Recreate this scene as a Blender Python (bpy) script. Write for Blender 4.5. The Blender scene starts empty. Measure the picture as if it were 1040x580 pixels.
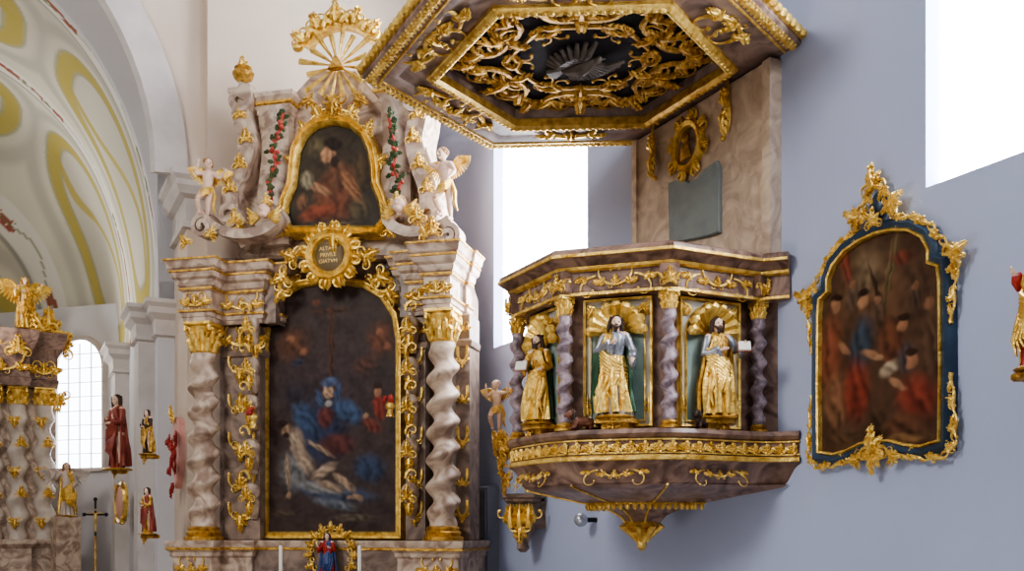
import bpy, bmesh, math, random
from mathutils import Vector, Matrix
PI=math.pi; R=math.radians
S=bpy.context.scene; C=S.collection
CZ=1.6; F=1040.0
rnd=random.Random(7)
# ------------------------------------------------------------------ materials
def lin(c):
    return tuple(((v/255)/12.92 if v/255<=.04045 else ((v/255+.055)/1.055)**2.4) for v in c)
def mat(name,c1,c2=None,rough=.5,metal=0,scale=6,bump=0,bscale=40,emit=None,dist=0,lo=.35,hi=.65):
    m=bpy.data.materials.new(name); m.use_nodes=True; nt=m.node_tree; N=nt.nodes; L=nt.links
    b=N['Principled BSDF']; b.inputs['Roughness'].default_value=rough; b.inputs['Metallic'].default_value=metal
    tc=N.new('ShaderNodeTexCoord')
    n=N.new('ShaderNodeTexNoise'); n.inputs['Scale'].default_value=scale; n.inputs['Detail'].default_value=6; n.inputs['Distortion'].default_value=dist
    L.new(tc.outputs['Object'],n.inputs['Vector'])
    r=N.new('ShaderNodeValToRGB'); r.color_ramp.elements[0].position=lo; r.color_ramp.elements[1].position=hi
    r.color_ramp.elements[0].color=(*lin(c1),1); r.color_ramp.elements[1].color=(*lin(c2 or c1),1)
    L.new(n.outputs['Fac'],r.inputs['Fac']); L.new(r.outputs['Color'],b.inputs['Base Color'])
    if bump:
        n2=N.new('ShaderNodeTexNoise'); n2.inputs['Scale'].default_value=bscale; L.new(tc.outputs['Object'],n2.inputs['Vector'])
        bp=N.new('ShaderNodeBump'); bp.inputs['Strength'].default_value=bump; bp.inputs['Distance'].default_value=.02
        L.new(n2.outputs['Fac'],bp.inputs['Height']); L.new(bp.outputs['Normal'],b.inputs['Normal'])
    if emit:
        b.inputs['Emission Color'].default_value=(*lin(emit[0]),1); b.inputs['Emission Strength'].default_value=emit[1]
    return m
GOLD=mat('gold_leaf',(196,148,58),(250,216,124),.36,.68,18,.35,60,lo=.3,hi=.6)
GOLD2=mat('old_gold',(158,112,44),(228,186,98),.4,.68,22,.4,70)
MARB=mat('altar_marble',(152,126,108),(210,188,166),.42,0,4.2,0,dist=2.2,lo=.38,hi=.6)
MARBD=mat('altar_marble_dark',(106,88,78),(160,138,122),.42,0,3.8,0,dist=2.2)
MARBW=mat('altar_white_stucco',(188,175,162),(218,206,194),.5,0,5,0)
MAUVE=mat('pulpit_marble',(92,68,60),(152,124,108),.34,0,5,0,dist=2.6)
MAUVEC=mat('pulpit_column_marble',(108,94,102),(170,150,154),.34,0,11,0,dist=2.4)
CANM=mat('canopy_marble',(104,84,78),(164,140,126),.4,0,3.5,0,dist=2.4)
TEAL=mat('niche_green',(116,138,128),(148,166,156),.5,0,5)
NICHEW=mat('niche_pale',(180,180,172),(204,204,196),.5,0,5)
NAVY=mat('canopy_blue',(34,30,36),(50,44,50),.85,0,5)
BACKM=mat('backboard_marble',(180,158,138),(218,198,176),.42,0,4,0,dist=2.8)
PLAQ=mat('plaque_green_grey',(116,126,128),(138,148,148),.5,0,5)
WALLR=mat('lavender_plaster',(170,179,206),(178,187,213),.9,0,.8,.05,90)
WALLA=mat('cream_plaster',(206,187,168),(218,200,182),.9,0,.8,.05,90)
WALLP=mat('pale_plaster',(198,197,200),(210,208,210),.9,0,.8,.05,90)
STONE=mat('trim_stucco',(192,183,176),(208,199,192),.8,0,3)
FLOORM=mat('floor_stone',(130,120,110),(160,150,140),.6,0,2)
FLESH=mat('painted_flesh',(220,182,156),(234,200,176),.45,0,6)
HAIR=mat('brown_hair',(44,28,18),(68,44,28),.6,0,20)
HAIRB=mat('blond_hair',(140,100,56),(176,136,80),.6,0,20)
DARK=mat('dark_metal',(22,20,20),(38,34,32),.45,.3,8)
EYEM=mat('eye_dark',(24,16,12),None,.3)
SILV=mat('silver_leaf',(120,122,130),(176,178,186),.36,.6,10)
SILVD=mat('dove_silver',(78,70,64),(118,108,98),.6,.2,10)
GREENC=mat('green_glaze',(26,58,42),(50,88,60),.35,.2,8)
REDC=mat('red_glaze',(140,34,28),(176,54,42),.4,.1,8)
REDD=mat('red_brown_glaze',(124,50,40),(162,80,62),.45,.1,8)
BLUEC=mat('blue_glaze',(48,66,112),(70,92,140),.4,.1,8)
BLUEF=mat('blue_black_frame',(30,48,68),(46,66,88),.35,0,6)
WHITE=mat('white_wax',(232,228,214),None,.5)
LION=mat('lion_brown',(96,56,38),(130,82,54),.5,0,10)
GREYM=mat('grey_paint',(124,126,138),(138,140,152),.5,0,3)
CHROME=mat('glass_bulb',(190,195,205),None,.12,.6)
PANE=mat('bright_daylight_glass',(255,255,255),None,.3,emit=((242,246,255),24.0))
PANE1=mat('bright_side_glass',(255,255,255),None,.3,emit=((242,246,255),14.0))
PANE2=mat('bright_apse_glass',(255,255,255),None,.3,emit=((240,245,255),7.0))
BARM=mat('window_lead',(250,250,250),None,.5,emit=((238,243,255),13))  # glow added to the bars so they wash out against the bright panes
BARM2=mat('apse_window_lead',(190,196,210),None,.5,emit=((220,226,240),.8))  # faint glow added to the apse bars, imitating window glare on them
LEAFG=mat('garland_green',(52,70,36),(80,96,50),.5,0,9)
ROSE=mat('garland_rose',(158,50,40),(200,86,70),.5,0,9)
PINK=mat('pink_cartouche',(206,146,134),(222,174,162),.5)
def colmat(name,rough=.45,spec=.3):
    m=bpy.data.materials.new(name); m.use_nodes=True; nt=m.node_tree; b=nt.nodes['Principled BSDF']; b.inputs['Roughness'].default_value=rough
    b.inputs['Specular IOR Level'].default_value=spec
    a=nt.nodes.new('ShaderNodeVertexColor'); a.layer_name='Col'; nt.links.new(a.outputs['Color'],b.inputs['Base Color']); return m
PAINT=colmat('oil_painting',.5,.2)
FRES=colmat('fresco_plaster',.9,.1)
# ------------------------------------------------------------------ frames
class Frame:
    def __init__(s,ox,oy,deg):
        s.o=(ox,oy); s.rz=R(deg); s.xa=(math.cos(s.rz),math.sin(s.rz)); s.ya=(-math.sin(s.rz),math.cos(s.rz))
    def at(s,px,py,y=0):
        a=(px-520)/F; b=(540-py)/F
        t=(s.o[0]*s.ya[0]+s.o[1]*s.ya[1]+y)/(a*s.ya[0]+s.ya[1])
        dx=t*a-s.o[0]; dy=t-s.o[1]
        return Vector((dx*s.xa[0]+dy*s.xa[1],y,CZ+t*b))
    def xz(s,px,py,y=0):
        p=s.at(px,py,y); return (p.x,p.z)
    def world(s,p):
        return Vector((s.o[0]+p[0]*s.xa[0]+p[1]*s.ya[0],s.o[1]+p[0]*s.xa[1]+p[1]*s.ya[1],p[2]))
    def sc(s,px,y=0):
        return (s.at(px,440,y).z-s.at(px,540,y).z)/100
FW=Frame(1.177,7.066,-63.435)
FA=Frame(-1.69,9.6,-14)
FR=Frame(-3.17,9.99,26.565)
FC=Frame(-3.80,10.57,-63.435)
FD=Frame(-5.66,14.3,-18.435)
FH=Frame(-6.5,13.8,26.565)
# ------------------------------------------------------------------ mesh builder
class MB:
    def __init__(s): s.v=[]; s.f=[]; s.M=Matrix.Identity(4)
    def add(s,vs,fs):
        b=len(s.v); M=s.M
        s.v+=[tuple(M@Vector(p)) for p in vs]; s.f+=[tuple(i+b for i in f) for f in fs]
    def loft(s,rings,caps=True,closed=True):
        n=len(rings[0]); vs=[p for r in rings for p in r]; fs=[]
        m=n if closed else n-1
        for i in range(len(rings)-1):
            for j in range(m):
                k=(j+1)%n; fs.append((i*n+j,i*n+k,(i+1)*n+k,(i+1)*n+j))
        if caps and closed: fs.append(tuple(range(n))[::-1]); fs.append(tuple((len(rings)-1)*n+j for j in range(n)))
        s.add(vs,fs)
    def box(s,x0,x1,y0,y1,z0,z1,b=.006):
        b=min(b,(x1-x0)*.3,(y1-y0)*.3,(z1-z0)*.3)
        def ring(z,i): return [(x0+i,y0+i,z),(x1-i,y0+i,z),(x1-i,y1-i,z),(x0+i,y1-i,z)]
        s.loft([ring(z0,b),ring(z0+b,0),ring(z1-b,0),ring(z1,b)])
    def prism(s,poly,y0,y1,b=0):
        if b:
            cx=sum(p[0] for p in poly)/len(poly); cz=sum(p[1] for p in poly)/len(poly)
            k=1-b/max(.05,max(abs(p[0]-cx) for p in poly))
            s.loft([[(cx+(x-cx)*k,y0,cz+(z-cz)*k) for x,z in poly],[(x,y0+b,z) for x,z in poly],[(x,y1,z) for x,z in poly]])
        else: s.loft([[(x,y0,z) for x,z in poly],[(x,y1,z) for x,z in poly]])
    def slab(s,poly,z0,z1): s.loft([[(x,y,z0) for x,y in poly],[(x,y,z1) for x,y in poly]])
    def tube(s,pts,rs,n=6,sy=1,cap=True):
        pts=[Vector(p) for p in pts]
        if not hasattr(rs,'__len__'): rs=[rs]*len(pts)
        rings=[]; up=None
        for i,p in enumerate(pts):
            d=(pts[min(i+1,len(pts)-1)]-pts[max(i-1,0)])
            if d.length<1e-9: d=Vector((0,0,1))
            d.normalize()
            if up is None: up=Vector((0,1,0)) if abs(d.y)<.9 else Vector((1,0,0))
            a=(up-d*up.dot(d)); 
            if a.length<1e-6: a=d.orthogonal()
            a.normalize(); up=a; b=d.cross(a)
            ring=[]
            for k in range(n):
                t=2*PI*k/n; o=(a*math.cos(t)+b*math.sin(t))*rs[i]; ring.append((p.x+o.x,p.y+o.y*sy,p.z+o.z))
            rings.append(ring)
        s.loft(rings,cap)
    def ell(s,c,r,n=12,m=8,rot=None):
        if not hasattr(r,'__len__'): r=(r,r,r)
        c=Vector(c); rings=[]
        for i in range(m+1):
            ph=-PI/2+PI*i/m; ph=max(-PI/2+.06,min(PI/2-.06,ph))
            ring=[]
            for k in range(n):
                t=2*PI*k/n; v=Vector((r[0]*math.cos(ph)*math.cos(t),r[1]*math.cos(ph)*math.sin(t),r[2]*math.sin(ph)))
                if rot: v=rot@v
                ring.append(tuple(c+v))
            rings.append(ring)
        s.loft(rings)
    def lathe(s,prof,cx,cy,n=20,sq=False):
        s.loft([[(cx+r*math.cos(2*PI*k/n+(PI/4 if sq else 0)),cy+r*math.sin(2*PI*k/n+(PI/4 if sq else 0)),z) for k in range(n)] for r,z in prof])
    def sweep(s,path,prof,mode='plan',closed=False):
        n=len(path); rings=[]
        for i in range(n):
            p=Vector(path[i]); ds=[]
            if closed or i>0: ds.append((p-Vector(path[i-1])).normalized())
            if closed or i<n-1: ds.append((Vector(path[(i+1)%n])-p).normalized())
            ns=[Vector((d.y,-d.x)) for d in ds]
            if len(ns)==2: m=(ns[0]+ns[1])/max(.35,1+ns[0].dot(ns[1]))
            else: m=ns[0]
            ring=[]
            for o,h in prof:
                q=p+m*o
                ring.append((q.x,q.y,h) if mode=='plan' else (q.x,h,q.y))
            rings.append(ring)
        if closed: rings.append(rings[0])
        s.loft(rings,caps=not closed,closed=True)
    def twist(s,x,y,z0,z1,r,e,turns,taper=.9,n=24):
        N=int(turns*20); rings=[]
        for i in range(N+1):
            t=i/N; a=2*PI*turns*t; rr=r*(1-(1-taper)*t); ed=e*min(1,8*t,8*(1-t))
            rings.append([(x+ed*math.cos(a)+rr*math.cos(2*PI*k/n),y+ed*math.sin(a)+rr*math.sin(2*PI*k/n),z0+(z1-z0)*t) for k in range(n)])
        s.loft(rings)
    def curl(s,x,z,a,L,k0,k1,w,y=0,N=16):
        pts=[];rs=[]; px,pz=x,z
        for i in range(N+1):
            t=i/N; pts.append((px,y-w*.4*t,pz)); rs.append(w*(.45+.55*math.sin(PI*min(1,t*1.4+.15)))*(1-.35*t))
            h=a+k0*t+(k1-k0)*t*t/2
            px+=math.cos(h)*L/N; pz+=math.sin(h)*L/N
        s.tube(pts,rs,5)
        s.ell(pts[-1],w*.85,6,4)
    def leaf(s,x,z,a,L,w,y=0):
        pts=[];rs=[]
        for i in range(5):
            t=i/4; pts.append((x+math.cos(a)*L*t,y-.35*w*math.sin(PI*t),z+math.sin(a)*L*t)); rs.append(w*.32*(1-t*.85))
        s.tube(pts,rs,5)
        for t in (.1,.38,.66):
            for g in (-1,1):
                b=a+g*(1.0-.35*t); q=w*(1.05-.6*t); x0=x+math.cos(a)*L*t; z0=z+math.sin(a)*L*t
                s.tube([(x0,y,z0),(x0+math.cos(b)*q*.55,y-.25*w,z0+math.sin(b)*q*.55),(x0+math.cos(b-g*.4)*q,y-.05*w,z0+math.sin(b-g*.4)*q)],[w*.16,w*.23,w*.06],4)
    def cluster(s,x,z,sz,a,y=0,k=0,th=1):
        s.leaf(x,z,a,sz*.9,sz*.38*th,y-sz*.08)
        for g in (-1,1):
            s.curl(x,z,a+g*1.0,sz*1.15,g*1.0,g*9,sz*.088*th,y)
            s.leaf(x,z,a+g*.65,sz*.62,sz*.27*th,y)
            if k: s.leaf(x,z,a+g*1.9,sz*.5,sz*.23*th,y)
        s.ell((x,y-sz*.06,z),sz*.13*th,8,5)
    def rocaille(s,pts,w,y=0,out=1):
        P=smooth(pts,5); n=len(P); rail=[];rs=[]
        for i,p in enumerate(P):
            d=Vector(P[min(i+1,n-1)])-Vector(P[max(i-1,0)]); d.normalize(); nn=Vector((-d.y,d.x))*out
            o_=.8*w*math.sin(i*1.25); rail.append((p[0]+nn.x*o_,y,p[1]+nn.y*o_)); rs.append(w*(.8+.35*math.sin(i*1.25+1)))
        s.tube(rail,rs,6)
        for i in range(2,n-1,3):
            p=P[i]; d=Vector(P[i+1])-Vector(P[i-1]); an=math.atan2(d.y,d.x)
            s.curl(p[0],p[1],an+out*1.0,w*9,-out*1.2,-out*8,w*.85,y)
            if i%2: s.leaf(p[0],p[1],an+out*1.9,w*6.5,w*3,y)
            else: s.leaf(p[0],p[1],an+out*.5,w*6,w*2.6,y)
    def frieze(s,x0,x1,z,h,y=0,th=1):
        cx=(x0+x1)/2; half=(x1-x0)/2; u=h*1.15; n=max(1,int(round(half/u))); u=half/n
        s.cluster(cx,z-h*.3,h*.72,PI/2,y,0,th)
        for g in (-1,1):
            for i in range(n):
                up=1 if i%2==0 else -1
                xx=cx+g*u*(i+.05)
                a=0 if g>0 else PI
                s.curl(xx,z-up*h*.3,a+g*up*.2,u*2.3,g*up*.8,g*up*9,h*.1*th,y)
                s.leaf(xx+g*u*.55,z+up*h*.1,a-g*up*.9,h*.5,h*.32*th,y)
                s.leaf(xx+g*u*.8,z-up*h*.15,a+g*up*.3,h*.45,h*.28*th,y)
    def shell(s,x,z,r,y=0,n=9,a0=0,a1=PI,d=.35):
        for i in range(n):
            a=a0+(a1-a0)*(i+.5)/n; w=r*(a1-a0)/n*.56
            pts=[(x,y,z)]; rs=[w*.15]
            for t in (.35,.7,.92,1.0):
                pts.append((x+math.cos(a)*r*t,y-d*r*t*t,z+math.sin(a)*r*t)); rs.append(w*t if t<1 else w*.5)
            s.tube(pts,rs,6)
        s.ell((x,y-.03*r,z),r*.16,8,5)
    def capital(s,x,y,z0,h,r):
        s.lathe([(r*.98,z0),(r*1.12,z0+h*.04),(r*.95,z0+h*.1),(r*.98,z0+h*.5),(r*1.2,z0+h*.85),(r*1.1,z0+h*.88)],x,y,16)
        for tier in (0,1):
            for k in range(8):
                a=2*PI*(k+tier*.5)/8; zb=z0+h*(.08+.26*tier); c=math.cos(a); q=math.sin(a)
                pts=[(x+c*r*.95,y+q*r*.95,zb),(x+c*r*1.12,y+q*r*1.12,zb+h*.22),(x+c*r*1.35,y+q*r*1.35,zb+h*.34),(x+c*r*1.5,y+q*r*1.5,zb+h*.26)]
                s.tube(pts,[r*.26,r*.3,r*.24,r*.1],6)
        for k in range(4):
            a=PI/4+k*PI/2; c=math.cos(a); q=math.sin(a)
            s.tube([(x+c*r,y+q*r,z0+h*.55),(x+c*r*1.3,y+q*r*1.3,z0+h*.82),(x+c*r*1.55,y+q*r*1.55,z0+h*.84),(x+c*r*1.6,y+q*r*1.6,z0+h*.72),(x+c*r*1.45,y+q*r*1.45,z0+h*.7)],[r*.14,r*.2,r*.2,r*.17,r*.15],6)
        s.lathe([(r*1.6,z0+h*.88),(r*1.75,z0+h*.92),(r*1.75,z0+h)],x,y,4,True)
    def build(s,name,m,parent=None,smooth=True,ang=38,fix=True):
        me=bpy.data.meshes.new(name); me.from_pydata(s.v,[],s.f)
        if fix:
            bm=bmesh.new(); bm.from_mesh(me); bmesh.ops.recalc_face_normals(bm,faces=bm.faces); bm.to_mesh(me); bm.free()
        me.materials.append(m)
        if smooth:
            me.polygons.foreach_set('use_smooth',[True]*len(me.polygons)); me.set_sharp_from_angle(angle=R(ang))
        o=bpy.data.objects.new(name,me); C.objects.link(o)
        if parent: o.parent=parent
        return o
def smooth(P,k=4):
    out=[]
    for i in range(len(P)-1):
        p0=Vector(P[max(i-1,0)]);p1=Vector(P[i]);p2=Vector(P[i+1]);p3=Vector(P[min(i+2,len(P)-1)])
        for j in range(k):
            t=j/k; out.append(tuple(.5*((2*p1)+(p2-p0)*t+(2*p0-5*p1+4*p2-p3)*t*t+(3*p1-p0-3*p2+p3)*t**3)))
    return out+[tuple(P[-1])]
def thing(name,label,cat,fr=None,loc=(0,0,0),rz=0,group=None):
    o=bpy.data.objects.new(name,None); C.objects.link(o); o.empty_display_size=.1
    if fr: o.location=fr.world(loc); o.rotation_euler=(0,0,fr.rz+rz)
    else: o.location=loc; o.rotation_euler=(0,0,rz)
    o['label']=label; o['category']=cat
    if group: o['group']=group
    return o
def struct(name,mb,m,fr=None,smooth=False,label=None):
    o=mb.build(name,m,None,smooth); o['kind']='structure'
    if fr: o.location=(fr.o[0],fr.o[1],0); o.rotation_euler=(0,0,fr.rz)
    return o
def text(tx,size,loc,m,parent):
    cu=bpy.data.curves.new('lettering','FONT'); cu.body=tx; cu.size=size; cu.align_x='CENTER'; cu.extrude=.002
    to=bpy.data.objects.new('tmp',cu); C.objects.link(to)
    bpy.context.view_layer.update()
    me=bpy.data.meshes.new_from_object(to.evaluated_get(bpy.context.evaluated_depsgraph_get())); bpy.data.objects.remove(to)
    me.materials.clear(); me.materials.append(m)
    o=bpy.data.objects.new('lettering',me); C.objects.link(o); o.parent=parent; o.location=loc; o.rotation_euler=(PI/2,0,0); return o
def cbm(verts,faces,cols,name,m,parent=None):
    me=bpy.data.meshes.new(name); me.from_pydata(verts,[],faces)
    ca=me.color_attributes.new('Col','FLOAT_COLOR','POINT')
    flat=[]
    for c in cols: flat+=[c[0],c[1],c[2],1]
    ca.data.foreach_set('color',flat); me.materials.append(m)
    me.polygons.foreach_set('use_smooth',[True]*len(me.polygons))
    o=bpy.data.objects.new(name,me); C.objects.link(o)
    if parent: o.parent=parent
    return o
from mathutils import noise as NZ
def canvas(name,parent,poly,y,blobs,bg,nx=110,nz=170,dim=1.0,sharp=1.0,desat=0,warm=(1,1,1)):
    xs=[p[0] for p in poly]; x0,x1=min(xs),max(xs); V=[];Cc=[];Fs=[]
    for i in range(nx+1):
        x=x0+(x1-x0)*(.002+.996*i/nx); zs=[]
        for k in range(len(poly)):
            a=poly[k]; b=poly[(k+1)%len(poly)]
            if (a[0]-x)*(b[0]-x)<=0 and abs(a[0]-b[0])>1e-9: zs.append(a[1]+(b[1]-a[1])*(x-a[0])/(b[0]-a[0]))
        zb,zt=min(zs),max(zs)
        for j in range(nz+1):
            z=zb+(zt-zb)*j/nz; V.append((x,y,z))
            n1=NZ.noise(Vector((x*7,z*7,3))); n2=NZ.noise(Vector((x*22,z*22,9))); n3=NZ.noise(Vector((x*14,z*14,20)))
            c=[v*(1+.45*n1+.25*n2) for v in bg]
            for (bx,bz,rx,rz,an,col,so) in blobs:
                dx=x-bx+.014*n2; dz=z-bz+.014*n3; ca_,sa=math.cos(an),math.sin(an)
                u=(dx*ca_+dz*sa)/rx; v=(-dx*sa+dz*ca_)/rz; d=math.sqrt(u*u+v*v)
                if d<1:
                    w=min(1,(1-d)/(so*sharp)); w=w*w*(3-2*w); sh=.8+.4*(-u*.4+v*.6)+.3*n2+.3*math.sin(u*8+v*4+n1*5)*(.8 if rx*rz>.004 else 0)
                    c=[c[q]*(1-w)+col[q]*sh*w for q in range(3)]
            g=.3*c[0]+.5*c[1]+.2*c[2]
            Cc.append([max(0,(c[q]*(1-desat)+g*desat)*warm[q])*dim for q in range(3)])
    for i in range(nx):
        for j in range(nz):
            a=i*(nz+1)+j; Fs.append((a,a+nz+1,a+nz+2,a+1))
    return cbm(V,Fs,Cc,name,PAINT,parent)
# ------------------------------------------------------------------ figures
def hand(mb,w,d,s,curl=.3):
    w=Vector(w); d=Vector(d).normalized(); side=d.cross(Vector((0,1,0)))
    if side.length<.1: side=Vector((1,0,0))
    side.normalize(); nrm=side.cross(d)
    pe=w+d*s*.5
    mb.tube([w,w+d*s*.25,pe],[s*.16,s*.24,s*.2],8)
    for k,l in enumerate((.42,.5,.48,.36)):
        b=pe+side*s*(.15-.1*k); mb.tube([b-d*s*.1,b+d*s*l*.5,b+(d*.9+nrm*curl)*s*l],[s*.07,s*.065,s*.05],6)
    b=w+d*s*.2+side*s*.18; mb.tube([b-side*s*.1,b+side*s*.14+d*s*.12,b+side*s*.2+d*s*.3],[s*.08,s*.07,s*.055],6)
ADULT=dict(pelvis=(0,0,.52),waist=(0,0,.62),chest=(0,0,.73),nb=(0,0,.82),head=(0,-.01,.925),
  shR=(-.105,0,.795),elR=(-.15,-.01,.63),haR=(-.10,-.11,.58),shL=(.105,0,.795),elL=(.15,-.01,.63),haL=(.10,-.11,.58),
  hiR=(-.055,0,.5),knR=(-.06,-.03,.28),anR=(-.06,0,.04),hiL=(.055,0,.5),knL=(.06,-.02,.28),anL=(.06,.01,.04))
CHILD=dict(pelvis=(0,0,.46),waist=(0.015,-.01,.56),chest=(0,0,.67),nb=(0,0,.76),head=(-.015,-.01,.885),
  shR=(-.1,0,.73),elR=(-.18,-.02,.6),haR=(-.22,-.08,.7),shL=(.1,0,.73),elL=(.2,-.02,.74),haL=(.25,-.05,.9),
  hiR=(-.055,0,.44),knR=(-.1,-.12,.28),anR=(-.07,-.02,.1),hiL=(.055,0,.44),knL=(.06,-.03,.23),anL=(.045,.03,.04))
def figure(root,H,J,fat=1,hr=.068,yaw=0,skin=None,hair=None,beard=False,longh=True,tilt=0):
    skin=skin or FLESH; hair=hair or HAIR
    P={k:Vector(v)*H for k,v in J.items()}; mb=MB(); f=fat*H
    mb.tube([P['pelvis']-Vector((0,0,.04*H)),P['pelvis'],P['waist'],P['chest'],P['nb']],[.06*f,.085*f,.072*f,.092*f,.05*f],12,.72)
    mb.tube([P['shR'],(P['shR']+P['shL'])/2+Vector((0,0,.01*H)),P['shL']],[.042*f,.06*f,.042*f],8,.8)
    mb.tube([P['nb']-Vector((0,0,.02*H)),P['head']],[.036*f,.032*f],8)
    for q in 'RL':
        mb.tube([P['sh'+q],(P['sh'+q]+P['el'+q])/2,P['el'+q]],[.038*f,.036*f,.027*f],8); mb.ell(P['sh'+q],.042*f,8,6)
        e,h=P['el'+q],P['ha'+q]; mb.tube([e,e.lerp(h,.35),h],[.028*f,.029*f,.017*f],8); hand(mb,h-(h-e).normalized()*.01*H,(h-e),.085*H)
        mb.tube([P['hi'+q],P['hi'+q].lerp(P['kn'+q],.4),P['kn'+q]],[.062*f,.06*f,.04*f],8)
        k,a=P['kn'+q],P['an'+q]; mb.tube([k,k.lerp(a,.35),a],[.04*f,.042*f,.023*f],8)
        mb.tube([a+Vector((0,.02*H,-.015*H)),a+Vector((0,-.03*H,-.02*H)),a+Vector((0,-.09*H,-.028*H))],[.025*f,.026*f,.017*f],8)
    hc=P['head']; r=hr*H; M=Matrix.Translation(hc)@Matrix.Rotation(yaw,4,'Z')@Matrix.Rotation(tilt,4,'Y'); mb.M=M
    mb.ell((0,0,.08*r),(.74*r,.86*r,.95*r),14,10); mb.ell((0,-.22*r,-.42*r),(.5*r,.55*r,.52*r),12,8)
    mb.tube([(0,-.8*r,.22*r),(0,-.98*r,-.02*r),(0,-1.08*r,-.16*r),(0,-.82*r,-.22*r)],[.07*r,.1*r,.13*r,.08*r],6)
    mb.ell((0,-.74*r,-.42*r),(.22*r,.12*r,.07*r),8,5); mb.ell((0,-.7*r,-.75*r),(.2*r,.16*r,.15*r),8,5)
    for g in (-1,1):
        mb.ell((g*.3*r,-.72*r,.28*r),(.2*r,.14*r,.05*r),8,4); mb.ell((g*.76*r,.05*r,-.02*r),(.08*r,.14*r,.2*r),8,5); mb.ell((g*.36*r,-.58*r,-.25*r),(.22*r,.2*r,.2*r),8,5)
    mb.M=Matrix.Identity(4)
    b=mb.build('body',skin,root,True,180)
    md=b.modifiers.new('merge','REMESH'); md.mode='VOXEL'; md.voxel_size=H*.0085; md.use_smooth_shade=True
    for g in (-1,1):
        e=MB(); e.M=M; e.ell((g*.29*r,-.77*r,.08*r),(.11*r,.09*r,.07*r),8,5); e.build('eye',EYEM,root)
    h=MB(); h.M=M
    h.ell((0,.2*r,.3*r),(.86*r,.9*r,.88*r),12,8)
    rr=random.Random(int(H*1000)+int(yaw*10))
    for k in range(16):
        a=PI*(k/15)*1.3-.47; z=rr.uniform(-.3,.75); 
        h.ell((math.cos(a)*.78*r,.15*r+math.sin(a)*.75*r,z*r),(.25*r,.25*r,.22*r),6,5)
    if longh:
        for g in (-1,1):
            h.tube([(g*.68*r,-.3*r,.62*r),(g*.84*r,-.05*r,.1*r),(g*.86*r,.05*r,-.7*r),(g*.98*r,-.05*r,-1.4*r)],[.24*r,.32*r,.34*r,.14*r],8)
        h.tube([(0,.6*r,.3*r),(0,.8*r,-.5*r),(0,.62*r,-1.3*r)],[.5*r,.55*r,.3*r],8)
    h.M=Matrix.Identity(4); h.build('hair',hair,root)
    if beard:
        h=MB(); h.M=M
        h.tube([(-.55*r,-.3*r,-.3*r),(-.3*r,-.62*r,-.62*r),(0,-.76*r,-.74*r),(.3*r,-.62*r,-.62*r),(.55*r,-.3*r,-.3*r)],[.14*r,.2*r,.26*r,.2*r,.14*r],8); h.ell((0,-.62*r,-.98*r),(.3*r,.25*r,.38*r),8,6); h.tube([(-.25*r,-.84*r,-.36*r),(0,-.92*r,-.3*r),(.25*r,-.84*r,-.36*r)],.06*r,6)
        h.build('beard',hair,root)
    return P
def drape(root,name,H,m,secs,folds=9,ph=0,a0=0,a1=2*PI,th=.012,twistk=3,n=80):
    mb=MB(); full=abs(a1-a0-2*PI)<.01
    def pt(s,t,ins=0):
        z,cx,cy,rx,ry,am=s; k=1+am*math.cos(folds*t+ph+twistk*z)+am*.5*math.cos((folds*2+1)*t+ph*2-twistk*1.5*z)
        return ((cx+math.cos(t)*(rx*k-ins))*H,(cy+math.sin(t)*(ry*k-ins))*H,z*H)
    S2=[]
    for i in range(len(secs)-1):
        for q in range(3):
            t=q/3; S2.append([secs[i][j]*(1-t)+secs[i+1][j]*t for j in range(6)])
    S2.append(secs[-1])
    if full: mb.loft([[pt(s,2*PI*k/n) for k in range(n)] for s in S2])
    else:
        rings=[]
        for s in S2:
            ts=[a0+(a1-a0)*k/n for k in range(n+1)]
            rings.append([pt(s,t) for t in ts]+[pt(s,t,th) for t in reversed(ts)])
        mb.loft(rings)
    return mb.build(name,m,root,True,80)
def robe_secs(sw): return [(.02,0,0,.15,.12,.2),(.10,0,0,.14,.11,.19),(.3,sw*.6,-.005,.13,.105,.17),(.5,sw,0,.115,.09,.12),(.6,sw*.6,0,.09,.075,.07),(.7,0,0,.105,.08,.06),(.78,0,0,.12,.07,.03),(.82,0,0,.09,.055,.02),(.845,0,0,.045,.045,0)]
def sleeves(root,H,P,m,sides='RL'):
    for q in sides:
        mb=MB(); s,e,h=P['sh'+q],P['el'+q],P['ha'+q]; w=e.lerp(h,.8)
        mb.tube([s+Vector((0,0,.005*H)),s.lerp(e,.3),s.lerp(e,.6),e,e.lerp(h,.3),e.lerp(h,.55),w,w+Vector((0,0,-.015*H))],[.044*H,.05*H,.042*H,.047*H,.039*H,.046*H,.05*H,.03*H],10)
        mb.tube([w,w+Vector((0,.0,-.05*H)),w+Vector((0,.02*H,-.12*H))],[.035*H,.035*H,.012*H],8)
        mb.build('sleeve',m,root,True,80)
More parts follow.
